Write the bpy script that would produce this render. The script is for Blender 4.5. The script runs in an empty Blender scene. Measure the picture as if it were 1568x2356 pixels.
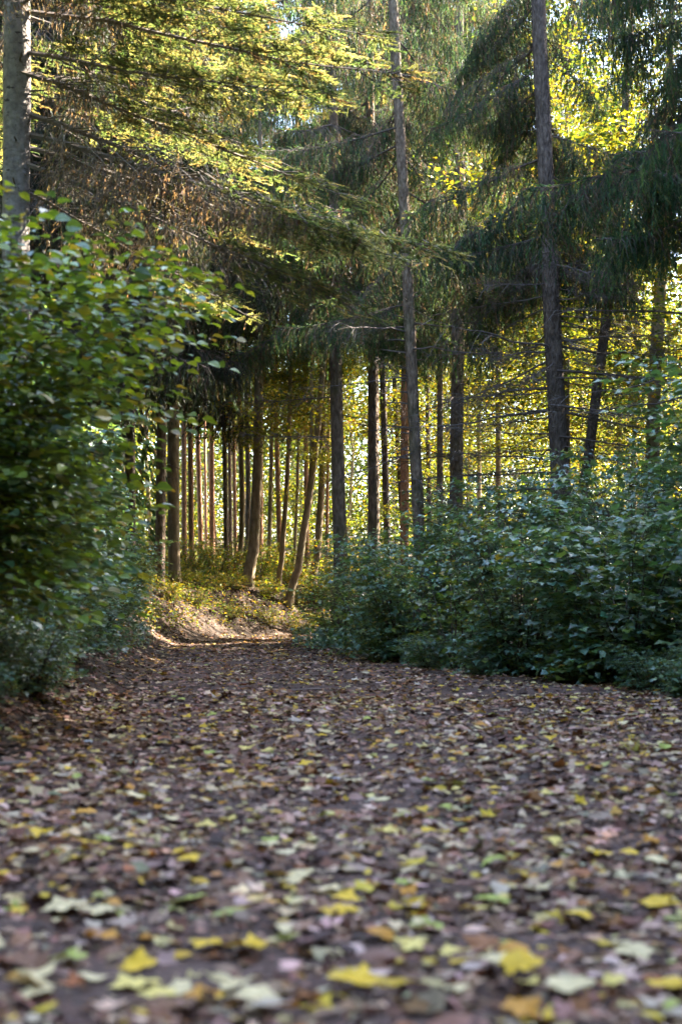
import bpy, math, random
import numpy as np
from mathutils import Vector, Matrix, Euler

rad = math.radians
scene = bpy.context.scene
COL = scene.collection
rng = np.random.default_rng(20231)
random.seed(5)

# ------------------------------------------------------------------ camera
CAM_H = 0.87
cam_d = bpy.data.cameras.new('camera')
cam = bpy.data.objects.new('camera', cam_d)
COL.objects.link(cam)
cam.location = (0, 0, CAM_H)
cam.rotation_euler = (rad(90), 0, 0)
cam_d.sensor_fit = 'HORIZONTAL'
cam_d.sensor_width = 24.0
cam_d.lens = 50.0
cam_d.shift_y = 0.1415
cam_d.clip_start = 0.05
cam_d.clip_end = 2000
cam_d.dof.use_dof = True
cam_d.dof.focus_distance = 33.0
cam_d.dof.aperture_fstop = 2.2
cam_d.dof.aperture_blades = 9
scene.camera = cam

# ------------------------------------------------------------------ sky, sun, exposure
SUN_AZ, SUN_EL = 61.0, 39.0
world = bpy.data.worlds.new('World')
scene.world = world
world.use_nodes = True
wn, wl = world.node_tree.nodes, world.node_tree.links
wn.clear()
sky = wn.new('ShaderNodeTexSky')
sky.sky_type = 'NISHITA'
sky.sun_disc = False
sky.sun_elevation = rad(SUN_EL)
sky.sun_rotation = rad(SUN_AZ)
sky.air_density = 1.0
sky.dust_density = 1.8
sky.ozone_density = 1.0
bg = wn.new('ShaderNodeBackground')
bg.inputs['Strength'].default_value = 0.112
wo = wn.new('ShaderNodeOutputWorld')
wl.new(sky.outputs['Color'], bg.inputs['Color'])
wl.new(bg.outputs['Background'], wo.inputs['Surface'])

sun_d = bpy.data.lights.new('sun', 'SUN')
sun_d.energy = 5.0
sun_d.angle = rad(0.6)
sun_d.color = (1.0, 0.90, 0.74)
sun = bpy.data.objects.new('sun', sun_d)
COL.objects.link(sun)
S = Vector((math.sin(rad(SUN_AZ)) * math.cos(rad(SUN_EL)), math.cos(rad(SUN_AZ)) * math.cos(rad(SUN_EL)), math.sin(rad(SUN_EL))))
sun.rotation_euler = S.to_track_quat('Z', 'Y').to_euler()
sun.location = (30, 30, 60)

scene.view_settings.view_transform = 'Standard'
scene.view_settings.look = 'None'
scene.view_settings.gamma = 1.0
scene.view_settings.exposure = 4.2
scene.view_settings.use_curve_mapping = False
scene.render.engine = 'CYCLES'
scene.cycles.max_bounces = 7
scene.cycles.diffuse_bounces = 4
scene.cycles.glossy_bounces = 2
scene.cycles.transmission_bounces = 5
scene.cycles.caustics_reflective = False
scene.cycles.caustics_refractive = False
scene.cycles.use_denoising = True
try:
    scene.cycles.denoiser = 'OPENIMAGEDENOISE'
except Exception:
    pass

# ------------------------------------------------------------------ helpers
FPX = 3267.0            # focal length in the pixels the layout was measured in


def at(px, py, d):
    """a measured picture point at distance d -> world point (used to find where things stand)"""
    return np.array([(px - 784.0) / FPX * d, d, CAM_H - (py - 1400.0) / FPX * d])


def tag(o, label=None, cat=None, group=None, kind=None):
    if label:
        o['label'] = label
    if cat:
        o['category'] = cat
    if group:
        o['group'] = group
    if kind:
        o['kind'] = kind
    return o


def empty(name, loc, rz=0.0):
    o = bpy.data.objects.new(name, None)
    COL.objects.link(o)
    o.location = [float(v) for v in loc]
    o.rotation_euler = (0, 0, rz)
    o.empty_display_size = 0.2
    return o


def link(name, mesh, parent=None):
    o = bpy.data.objects.new(name, mesh)
    COL.objects.link(o)
    if parent is not None:
        o.parent = parent
    return o


def norm(v):
    return v / np.maximum(np.linalg.norm(v, axis=-1, keepdims=True), 1e-9)


class MB:
    """collects triangles with a tint per vertex and a material slot per face"""
    def __init__(self):
        self.v, self.f, self.c, self.m, self.n = [], [], [], [], 0

    def raw(self, v, f, c, mi=0):
        v = np.asarray(v, float); f = np.asarray(f, int)
        c = np.asarray(c, float)
        if c.ndim == 1:
            c = np.broadcast_to(c, (len(v), 3))
        self.v.append(v); self.f.append(f + self.n); self.c.append(c)
        self.m.append(np.full(len(f), mi, int)); self.n += len(v)

    def inst(self, tv, tf, pos, d, nrm, size, cols, mi=0):
        """place a template (along +Y, normal +Z) at many frames"""
        k = len(pos)
        if k == 0:
            return
        y = norm(d); x = norm(np.cross(y, nrm)); z = np.cross(x, y)
        R = np.stack([x, y, z], axis=-1)
        size = np.broadcast_to(np.asarray(size, float).reshape(-1, 1, 1) if np.ndim(size) == 1 else np.asarray(size, float), (k, 1, 1)) if np.ndim(size) < 2 else np.asarray(size)[:, None, :]
        lv = tv[None] * size
        V = np.einsum('kij,knj->kni', R, lv) + pos[:, None, :]
        n = len(tv)
        F = (tf[None] + (np.arange(k) * n)[:, None, None]).reshape(-1, 3)
        C = np.repeat(cols, n, axis=0)
        self.raw(V.reshape(-1, 3), F, C, mi)

    def tube(self, pts, radii, col, sides=6, mi=0, cap=True):
        pts = np.asarray(pts, float); radii = np.asarray(radii, float)
        n = len(pts)
        tan = norm(np.gradient(pts, axis=0))
        ref = np.where(np.abs(tan[:, 2:3]) > 0.8, np.array([[1.0, 0, 0]]), np.array([[0, 0, 1.0]]))
        a = norm(np.cross(tan, ref)); b = np.cross(tan, a)
        th = np.arange(sides) / sides * 2 * np.pi
        ring = pts[:, None, :] + radii[:, None, None] * (a[:, None, :] * np.cos(th)[None, :, None] + b[:, None, :] * np.sin(th)[None, :, None])
        V = ring.reshape(-1, 3)
        i, j = np.meshgrid(np.arange(n - 1), np.arange(sides), indexing='ij')
        j2 = (j + 1) % sides
        q = np.stack([i * sides + j, i * sides + j2, (i + 1) * sides + j2, (i + 1) * sides + j], -1).reshape(-1, 4)
        F = np.concatenate([q[:, [0, 1, 2]], q[:, [0, 2, 3]]])
        if cap:
            t = np.arange(1, sides - 1)
            F = np.concatenate([F, np.stack([np.full_like(t, (n - 1) * sides), (n - 1) * sides + t, (n - 1) * sides + t + 1], -1)])
        self.raw(V, F, col, mi)

    def mesh(self, name, mats, smooth=False):
        me = bpy.data.meshes.new(name)
        V = np.concatenate(self.v); F = np.concatenate(self.f); C = np.concatenate(self.c); M = np.concatenate(self.m)
        me.vertices.add(len(V)); me.vertices.foreach_set('co', V.astype(np.float32).ravel())
        me.loops.add(len(F) * 3); me.loops.foreach_set('vertex_index', F.astype(np.int32).ravel())
        me.polygons.add(len(F))
        me.polygons.foreach_set('loop_start', (np.arange(len(F)) * 3).astype(np.int32))
        for m in mats:
            me.materials.append(m)
        me.polygons.foreach_set('material_index', M.astype(np.int32))
        me.polygons.foreach_set('use_smooth', np.full(len(F), smooth))
        at_ = me.attributes.new('tint', 'FLOAT_COLOR', 'POINT')
        at_.data.foreach_set('color', np.concatenate([C, np.ones((len(C), 1))], 1).astype(np.float32).ravel())
        me.update()
        return me

    def build(self, name, mats, parent=None, smooth=False):
        return link(name, self.mesh(name, mats, smooth), parent)


def pick(pal, k, jit=0.25, g=None):
    """k tints from a list of (weight, colour) with a little scatter"""
    g = g or rng
    w = np.array([p[0] for p in pal], float); c = np.array([p[1] for p in pal], float)
    i = g.choice(len(pal), size=k, p=w / w.sum())
    out = c[i] * (1 + jit * g.uniform(-1, 1, (k, 1))) * (1 + 0.35 * jit * g.uniform(-1, 1, (k, 3)))
    return np.clip(out, 0, 1)


# ------------------------------------------------------------------ materials
def newmat(name):
    m = bpy.data.materials.new(name); m.use_nodes = True
    nt = m.node_tree; nt.nodes.clear()
    out = nt.nodes.new('ShaderNodeOutputMaterial')
    return m, nt, out


def leaf_mat(name, trans=0.45, rough=0.4, spec=0.5, gain=(1.5, 1.35, 0.5)):
    m, nt, out = newmat(name)
    a = nt.nodes.new('ShaderNodeAttribute'); a.attribute_name = 'tint'
    p = nt.nodes.new('ShaderNodeBsdfPrincipled')
    p.inputs['Roughness'].default_value = rough
    p.inputs['Specular IOR Level'].default_value = spec
    nt.links.new(a.outputs['Color'], p.inputs['Base Color'])
    mul = nt.nodes.new('ShaderNodeMix'); mul.data_type = 'RGBA'; mul.blend_type = 'MULTIPLY'
    mul.inputs[0].default_value = 1.0
    nt.links.new(a.outputs['Color'], mul.inputs[6]); mul.inputs[7].default_value = (*gain, 1)
    tr = nt.nodes.new('ShaderNodeBsdfTranslucent')
    nt.links.new(mul.outputs[2], tr.inputs['Color'])
    mx = nt.nodes.new('ShaderNodeMixShader'); mx.inputs[0].default_value = trans
    nt.links.new(p.outputs[0], mx.inputs[1]); nt.links.new(tr.outputs[0], mx.inputs[2])
    nt.links.new(mx.outputs[0], out.inputs['Surface'])
    return m


def bark_mat(name, c1, c2, c3, sx=6.0, sz=1.2, bump=0.6, spots=None, moss=0.0):
    m, nt, out = newmat(name)
    N = nt.nodes; L = nt.links
    tc = N.new('ShaderNodeTexCoord'); mp = N.new('ShaderNodeMapping')
    mp.inputs['Scale'].default_value = (sx, sx, sz)
    L.new(tc.outputs['Object'], mp.inputs['Vector'])
    n1 = N.new('ShaderNodeTexNoise'); n1.inputs['Scale'].default_value = 2.0; n1.inputs['Detail'].default_value = 8; n1.inputs['Roughness'].default_value = 0.65
    L.new(mp.outputs[0], n1.inputs['Vector'])
    v1 = N.new('ShaderNodeTexVoronoi'); v1.inputs['Scale'].default_value = 4.0
    L.new(mp.outputs[0], v1.inputs['Vector'])
    r = N.new('ShaderNodeValToRGB')
    r.color_ramp.elements[0].position = 0.3; r.color_ramp.elements[0].color = (*c1, 1)
    r.color_ramp.elements[1].position = 0.7; r.color_ramp.elements[1].color = (*c3, 1)
    e = r.color_ramp.elements.new(0.5); e.color = (*c2, 1)
    L.new(n1.outputs['Fac'], r.inputs['Fac'])
    colr = r.outputs['Color']
    if spots:
        mp2 = N.new('ShaderNodeMapping'); mp2.inputs['Scale'].default_value = (7, 7, 14)
        L.new(tc.outputs['Object'], mp2.inputs['Vector'])
        n3 = N.new('ShaderNodeTexNoise'); n3.inputs['Scale'].default_value = 1.0; n3.inputs['Detail'].default_value = 3
        L.new(mp2.outputs[0], n3.inputs['Vector'])
        rr = N.new('ShaderNodeValToRGB'); rr.color_ramp.elements[0].position = 0.6; rr.color_ramp.elements[1].position = 0.68
        L.new(n3.outputs['Fac'], rr.inputs['Fac'])
        mx = N.new('ShaderNodeMix'); mx.data_type = 'RGBA'
        L.new(rr.outputs['Color'], mx.inputs[0]); L.new(colr, mx.inputs[6]); mx.inputs[7].default_value = (*spots, 1)
        colr = mx.outputs[2]
    if moss:
        n4 = N.new('ShaderNodeTexNoise'); n4.inputs['Scale'].default_value = 1.3; n4.inputs['Detail'].default_value = 6
        L.new(tc.outputs['Object'], n4.inputs['Vector'])
        r4 = N.new('ShaderNodeValToRGB'); r4.color_ramp.elements[0].position = 0.5; r4.color_ramp.elements[1].position = 0.7
        r4.color_ramp.elements[1].color = (moss, moss, moss, 1)
        L.new(n4.outputs['Fac'], r4.inputs['Fac'])
        mx = N.new('ShaderNodeMix'); mx.data_type = 'RGBA'
        L.new(r4.outputs['Color'], mx.inputs[0]); L.new(colr, mx.inputs[6]); mx.inputs[7].default_value = (0.05, 0.075, 0.025, 1)
        colr = mx.outputs[2]
    p = N.new('ShaderNodeBsdfPrincipled'); p.inputs['Roughness'].default_value = 0.9; p.inputs['Specular IOR Level'].default_value = 0.2
    L.new(colr, p.inputs['Base Color'])
    ad = N.new('ShaderNodeMath'); ad.operation = 'ADD'
    L.new(n1.outputs['Fac'], ad.inputs[0]); L.new(v1.outputs['Distance'], ad.inputs[1])
    b = N.new('ShaderNodeBump'); b.inputs['Strength'].default_value = bump; b.inputs['Distance'].default_value = 0.03
    L.new(ad.outputs[0], b.inputs['Height']); L.new(b.outputs[0], p.inputs['Normal'])
    L.new(p.outputs[0], out.inputs['Surface'])
    return m


def plain_mat(name, rough=0.85):
    m, nt, out = newmat(name)
    a = nt.nodes.new('ShaderNodeAttribute'); a.attribute_name = 'tint'
    n = nt.nodes.new('ShaderNodeTexNoise'); n.inputs['Scale'].default_value = 14; n.inputs['Detail'].default_value = 4
    tc = nt.nodes.new('ShaderNodeTexCoord'); nt.links.new(tc.outputs['Object'], n.inputs['Vector'])
    mr = nt.nodes.new('ShaderNodeMapRange'); mr.inputs['To Min'].default_value = 0.6; mr.inputs['To Max'].default_value = 1.4
    nt.links.new(n.outputs['Fac'], mr.inputs['Value'])
    mul = nt.nodes.new('ShaderNodeMix'); mul.data_type = 'RGBA'; mul.blend_type = 'MULTIPLY'; mul.inputs[0].default_value = 1
    nt.links.new(a.outputs['Color'], mul.inputs[6]); nt.links.new(mr.outputs[0], mul.inputs[7])
    p = nt.nodes.new('ShaderNodeBsdfPrincipled'); p.inputs['Roughness'].default_value = rough; p.inputs['Specular IOR Level'].default_value = 0.25
    nt.links.new(mul.outputs[2], p.inputs['Base Color']); nt.links.new(p.outputs[0], out.inputs['Surface'])
    return m


def soil_mat(name, cols, scale=1.0, bump=0.8):
    m, nt, out = newmat(name); N = nt.nodes; L = nt.links
    tc = N.new('ShaderNodeTexCoord')
    v = N.new('ShaderNodeTexVoronoi'); v.inputs['Scale'].default_value = 22 * scale
    w = N.new('ShaderNodeTexNoise'); w.inputs['Scale'].default_value = 8; w.inputs['Detail'].default_value = 5
    L.new(tc.outputs['Object'], w.inputs['Vector'])
    mxv = N.new('ShaderNodeMix'); mxv.data_type = 'RGBA'; mxv.inputs[0].default_value = 0.06
    L.new(tc.outputs['Object'], mxv.inputs[6]); L.new(w.outputs['Color'], mxv.inputs[7])
    L.new(mxv.outputs[2], v.inputs['Vector'])
    sx = N.new('ShaderNodeSeparateColor'); L.new(v.outputs['Color'], sx.inputs[0])
    r = N.new('ShaderNodeValToRGB')
    els = r.color_ramp.elements
    els[0].position = 0.0; els[0].color = (*cols[0], 1)
    els[1].position = 1.0; els[1].color = (*cols[-1], 1)
    for i, c in enumerate(cols[1:-1]):
        e = els.new((i + 1) / (len(cols) - 1)); e.color = (*c, 1)
    L.new(sx.outputs[0], r.inputs['Fac'])
    n = N.new('ShaderNodeTexNoise'); n.inputs['Scale'].default_value = 1.1; n.inputs['Detail'].default_value = 8
    L.new(tc.outputs['Object'], n.inputs['Vector'])
    mr = N.new('ShaderNodeMapRange'); mr.inputs['From Min'].default_value = 0.3; mr.inputs['From Max'].default_value = 0.7
    mr.inputs['To Min'].default_value = 0.55; mr.inputs['To Max'].default_value = 1.25
    L.new(n.outputs['Fac'], mr.inputs['Value'])
    mul = N.new('ShaderNodeMix'); mul.data_type = 'RGBA'; mul.blend_type = 'MULTIPLY'; mul.inputs[0].default_value = 1
    L.new(r.outputs['Color'], mul.inputs[6]); L.new(mr.outputs[0], mul.inputs[7])
    p = N.new('ShaderNodeBsdfPrincipled'); p.inputs['Roughness'].default_value = 0.9; p.inputs['Specular IOR Level'].default_value = 0.25
    L.new(mul.outputs[2], p.inputs['Base Color'])
    b = N.new('ShaderNodeBump'); b.inputs['Strength'].default_value = bump; b.inputs['Distance'].default_value = 0.02
    ad = N.new('ShaderNodeMath'); ad.operation = 'ADD'
    L.new(v.outputs['Distance'], ad.inputs[0]); L.new(w.outputs['Fac'], ad.inputs[1])
    L.new(ad.outputs[0], b.inputs['Height']); L.new(b.outputs[0], p.inputs['Normal'])
    L.new(p.outputs[0], out.inputs['Surface'])
    return m


M_SPRUCE = bark_mat('spruce_bark', (0.055, 0.038, 0.029), (0.15, 0.106, 0.078), (0.28, 0.205, 0.155), 7, 2.5, 0.9, moss=0.5)
M_RED = bark_mat('reddish_spruce_bark', (0.17, 0.082, 0.046), (0.37, 0.19, 0.11), (0.5, 0.30, 0.19), 8, 4.0, 0.7)  # reddish bark, its colour lightened to stand in for bounced light
M_DARK = bark_mat('dark_bark', (0.036, 0.027, 0.023), (0.09, 0.068, 0.058), (0.18, 0.14, 0.12), 8, 2.6, 1.0)
M_FIR = bark_mat('fir_bark', (0.10, 0.086, 0.08), (0.17, 0.15, 0.14), (0.25, 0.225, 0.21), 5, 5, 0.35, spots=(0.05, 0.042, 0.04))
M_BEECH = bark_mat('beech_bark', (0.11, 0.08, 0.05), (0.20, 0.148, 0.092), (0.31, 0.24, 0.155), 4, 1.6, 0.25, moss=0.45)  # bark colour raised to carry warm bounced light
M_TWIG = plain_mat('twig_bark')
M_NEEDLE = leaf_mat('spruce_needles', 0.38, 0.6, 0.18, (2.2, 1.8, 0.9))
M_LEAF = leaf_mat('green_leaves', 0.33, 0.36, 1.0, (1.7, 1.5, 0.35))
M_GLOW = leaf_mat('thin_autumn_leaves', 0.53, 0.5, 0.3, (1.35, 1.3, 0.42))
M_FALLEN = leaf_mat('fallen_leaves', 0.12, 0.65, 0.2, (1.2, 1.0, 0.7))
M_SOIL = soil_mat('woodland_soil', [(0.022, 0.014, 0.009), (0.052, 0.029, 0.017), (0.032, 0.02, 0.012), (0.08, 0.043, 0.023)], 1.0)
M_PATH = soil_mat('trodden_path_soil', [(0.045, 0.026, 0.020), (0.075, 0.044, 0.034), (0.11, 0.066, 0.052), (0.052, 0.03, 0.024)], 1.6, 0.6)

# ------------------------------------------------------------------ path line and terrain
CTRL = np.array([  # x, y, half width
    (0.35, -14, 2.9), (0.4, -6, 2.9), (0.5, 3, 2.75), (0.65, 9, 2.6), (0.55, 14, 2.75), (-0.35, 19, 2.3), (-1.25, 24, 1.8), (-1.95, 28.5, 1.5),
    (-2.35, 33, 1.5), (-2.1, 38, 1.5), (-0.7, 42.5, 1.5), (2.0, 45.5, 1.5), (6.5, 47.5, 1.5), (13, 49, 1.5), (24, 51, 1.5), (45, 54, 1.5)], float)


def catmull(P, k=14):
    out = []
    Q = np.vstack([2 * P[0] - P[1], P, 2 * P[-1] - P[-2]])
    for i in range(1, len(Q) - 2):
        for t in np.arange(k) / k:
            a, b, c, d = Q[i - 1], Q[i], Q[i + 1], Q[i + 2]
            out.append(0.5 * ((2 * b) + (c - a) * t + (2 * a - 5 * b + 4 * c - d) * t * t + (3 * b - a - 3 * c + d) * t ** 3))
    out.append(P[-1])
    return np.array(out)


PL = catmull(CTRL)
PT = norm(np.gradient(PL[:, :2], axis=0))
PN = np.stack([-PT[:, 1], PT[:, 0]], -1)      # points to the left of the walking direction


def sstep(a, b, x):
    t = np.clip((x - a) / (b - a), 0, 1)
    return t * t * (3 - 2 * t)


def lateral(x, y):
    q = np.stack([x, y], -1).reshape(-1, 2)
    dl = np.empty(len(q)); hw = np.empty(len(q))
    for s in range(0, len(q), 20000):
        c = q[s:s + 20000]
        D = ((c[:, None, :] - PL[None, :, :2]) ** 2).sum(-1)
        i = D.argmin(1)
        sg = np.sign(((c - PL[i, :2]) * PN[i]).sum(-1)); sg[sg == 0] = 1
        dl[s:s + 20000] = np.sqrt(D[np.arange(len(c)), i]) * sg
        hw[s:s + 20000] = PL[i, 2]
    return dl.reshape(np.shape(x)), hw.reshape(np.shape(x))


def bumps(x, y):
    return (0.020 * np.sin(1.9 * x + 0.7 * y) + 0.018 * np.sin(2.7 * y - 1.1 * x + 1.0) + 0.012 * np.sin(5.1 * x + 3.3 * y + 2.0)
            + 0.010 * np.sin(6.7 * y - 4.1 * x))


def ground_z(x, y, path=False):
    x = np.asarray(x, float); y = np.asarray(y, float)
    d, hw = lateral(x, y)
    left = d - hw; right = -d - hw
    big = 0.16 * np.sin(0.9 * x + 1.3 * np.sin(0.4 * y)) * np.sin(0.7 * y + 0.5)
    zl = 1.45 * sstep(-0.1, 2.1, left) + 7.0 * np.tanh(0.095 * np.maximum(0, left - 1.5) / 7.0) + big * sstep(0.3, 2.5, left)
    zr = 0.38 * sstep(-0.1, 2.5, right) + 2.5 * np.tanh(0.02 * np.maximum(0, right - 2) / 2.5) + 0.6 * big * sstep(0.3, 2.5, right)
    zg = np.where(left > -0.1, zl, np.where(right > -0.1, zr, 0)) + bumps(x, y)
    return zg


def axis(segs):
    out = [np.array([segs[0][0]])]
    for a, b, st in segs:
        n = max(1, int(round((b - a) / st)))
        out.append(np.linspace(a, b, n + 1)[1:])
    return np.concatenate(out)


gx = axis([(-400, -60, 34), (-60, -16, 4), (-16, -7, 0.7), (-7, 8, 0.2), (8, 18, 0.7), (18, 60, 4), (60, 400, 34)])
gy = axis([(-200, -20, 30), (-20, 0, 1.0), (0, 50, 0.25), (50, 75, 0.8), (75, 130, 5), (130, 500, 37)])
GX, GY = np.meshgrid(gx, gy, indexing='ij')
GZ = ground_z(GX, GY)
dd, hh = lateral(GX, GY)
GZ = GZ - 0.05 * sstep(0.0, 0.4, hh - np.abs(dd))
ny = len(gy)
ii, jj = np.meshgrid(np.arange(len(gx) - 1), np.arange(ny - 1), indexing='ij')
q = np.stack([ii * ny + jj, (ii + 1) * ny + jj, (ii + 1) * ny + jj + 1, ii * ny + jj + 1], -1).reshape(-1, 4)
b = MB(); b.raw(np.stack([GX, GY, GZ], -1).reshape(-1, 3), np.concatenate([q[:, [0, 1, 2]], q[:, [0, 2, 3]]]), (0.1, 0.08, 0.06))
tag(b.build('ground', [M_SOIL], smooth=True), kind='structure')

# the path: a strip a little above the ground sheet
t = np.linspace(-1, 1, 25)
seg = PL
PX = seg[:, None, 0] + PN[:, None, 0] * seg[:, None, 2] * t[None] * 1.03
PY = seg[:, None, 1] + PN[:, None, 1] * seg[:, None, 2] * t[None] * 1.03
PZ = bumps(PX, PY) + 0.004 + 0.0 * PX - 0.06 * sstep(0.93, 1.0, np.abs(t))[None]
n2 = 25
ii, jj = np.meshgrid(np.arange(len(seg) - 1), np.arange(n2 - 1), indexing='ij')
q = np.stack([ii * n2 + jj, (ii + 1) * n2 + jj, (ii + 1) * n2 + jj + 1, ii * n2 + jj + 1], -1).reshape(-1, 4)
b = MB(); b.raw(np.stack([PX, PY, PZ], -1).reshape(-1, 3), np.concatenate([q[:, [0, 2, 1]], q[:, [0, 3, 2]]]), (0.1, 0.08, 0.06))
tag(b.build('path', [M_PATH], smooth=True), kind='structure')


def gz(x, y):
    return float(ground_z(np.array([x]), np.array([y]))[0])


# ------------------------------------------------------------------ leaf shapes (along +Y, normal +Z)
def fan(outline, zf, centre=(0, 0.42)):
    o = np.array(outline, float)
    v = np.vstack([[centre[0], centre[1]], o])
    z = zf(v[:, 0], v[:, 1])
    V = np.column_stack([v, z]); n = len(o)
    F = np.array([[0, 1 + i, 1 + (i + 1) % n] for i in range(n)])
    return V, F


def mirror(half):
    return half + [(-x, y) for x, y in half[::-1] if abs(x) > 1e-6]


LOBED_HALF = [(0, 0.03), (0.10, -0.02), (0.28, -0.03), (0.40, 0.06), (0.36, 0.15), (0.47, 0.25), (0.62, 0.44), (0.50, 0.48), (0.45, 0.58), (0.31, 0.56), (0.30, 0.70), (0.22, 0.72), (0.13, 0.86), (0, 0.98)]
OVAL = mirror([(0, 0), (0.2, 0.14), (0.34, 0.36), (0.33, 0.6), (0.19, 0.83), (0, 1.0)])
SMALL_OVAL = mirror([(0, 0), (0.26, 0.3), (0.24, 0.66), (0, 1.0)])
LOBED_SMALL = mirror([(0, 0), (0.34, 0.06), (0.26, 0.2), (0.52, 0.5), (0.22, 0.56), (0, 1.0)])
fold = lambda k, s: (lambda x, y: k * np.abs(x) - s * (y - 0.3) ** 2)
T_OVAL = fan(OVAL, fold(0.35, 0.18))
T_SMALL = fan(SMALL_OVAL, fold(0.35, 0.25))
T_LOBED = fan(mirror(LOBED_HALF), fold(0.18, 0.25))
T_LOBED_S = fan(LOBED_SMALL, fold(0.2, 0.25))
T_QUAD = (np.array([(0, 0, 0), (0.3, 0.5, 0.06), (0, 1, -0.06), (-0.3, 0.5, 0.06)], float), np.array([[0, 1, 2], [0, 2, 3]]))
T_BLADE = (np.array([(-0.5, 0, 0), (0.5, 0, 0), (0, 1, 0)], float), np.array([[0, 1, 2]]))


def fallen_shape(base, g):
    """a dried, curled copy of a leaf outline"""
    V, F = base
    V = V.copy()
    V[:, 1] -= 0.45
    a = g.uniform(-0.4, 0.75); b2 = g.uniform(-0.3, 0.55); c = g.uniform(-0.45, 0.45)
    V[1:, :2] *= 1 + g.uniform(-0.16, 0.1, (len(V) - 1, 1))
    V[:, 2] = a * V[:, 0] ** 2 + b2 * V[:, 1] ** 2 + c * V[:, 0] * V[:, 1] + g.uniform(-0.05, 0.05, len(V))
    V[:, 2] -= V[:, 2].min()
    return V, F


# ------------------------------------------------------------------ conifer boughs (root at origin, along +X)
GREEN_N = [(5, (0.032, 0.070, 0.038)), (4, (0.048, 0.094, 0.046)), (2, (0.078, 0.118, 0.045)), (1.6, (0.095, 0.075, 0.055)), (0.8, (0.13, 0.105, 0.085))]
BROWN_N = [(4, (0.13, 0.098, 0.072)), (3, (0.20, 0.155, 0.12)), (2, (0.06, 0.08, 0.04))]
SHADED_N = [(5, (0.016, 0.028, 0.018)), (4, (0.024, 0.038, 0.022)), (2, (0.028, 0.022, 0.018)), (0.6, (0.05, 0.04, 0.033))]  # brown dead twigs, and greens darkened to paint in the shade
FIR_N = [(5, (0.07, 0.11, 0.05)), (4, (0.13, 0.16, 0.075)), (2.5, (0.24, 0.235, 0.12)), (0.3, (0.16, 0.12, 0.08))]  # sunlit cream is mixed into these needle tints
WOOD = (0.085, 0.065, 0.055)


def needles_on(mb, p0, p1, g, n, ln, wd, pal, spread=0.6, flat=None, mi=0, up=0.8, nz=1.0):
    """thin needle blades along the segments p0->p1 (arrays)"""
    k = len(p0)
    t = g.uniform(0.0, 1.05, (k, n, 1))
    pos = (p0[:, None] + (p1 - p0)[:, None] * t).reshape(-1, 3)
    ax = np.repeat(norm(p1 - p0), n, axis=0)
    r = g.normal(0, 1, (k * n, 3))
    if flat is not None:
        r = r * np.array(flat)
    d = norm(ax + spread * norm(r))
    cols = np.repeat(pick(pal, k, 0.35, g), n, axis=0) * g.uniform(0.75, 1.25, (k * n, 1))
    nr = g.normal(0, nz, (k * n, 3)) + np.array([0, 0, up])
    size = np.stack([wd * g.uniform(0.7, 1.3, k * n), ln * g.uniform(0.6, 1.2, k * n), np.ones(k * n)], -1)
    mb.inst(*T_BLADE, pos, d, nr, size, cols, mi)


def strips(mb, p0, p1, w, col, mi=0):
    """thin twigs as narrow three-sided slivers"""
    k = len(p0)
    ax = norm(p1 - p0)
    nr = np.cross(ax, np.array([0.3, 0.9, 0.2]))
    for rot in (0, 1):
        n_ = nr if rot == 0 else np.cross(ax, nr)
        size = np.stack([np.full(k, w), np.linalg.norm(p1 - p0, axis=1), np.ones(k)], -1)
        mb.inst(*T_BLADE, p0, ax, n_, size, np.broadcast_to(np.array(col), (k, 3)), mi)


def bough_axis(L, droop, lift, g, n=10):
    t = np.linspace(0, 1, n)
    wob = np.cumsum(g.normal(0, 0.012, n)) * L
    return np.column_stack([L * t, wob, L * (-droop * t ** 1.25 + lift * t ** 3)]), t


def along(P, t):
    s = np.linspace(0, 1, len(P))
    return np.stack([np.interp(t, s, P[:, k]) for k in range(3)], -1)


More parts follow.
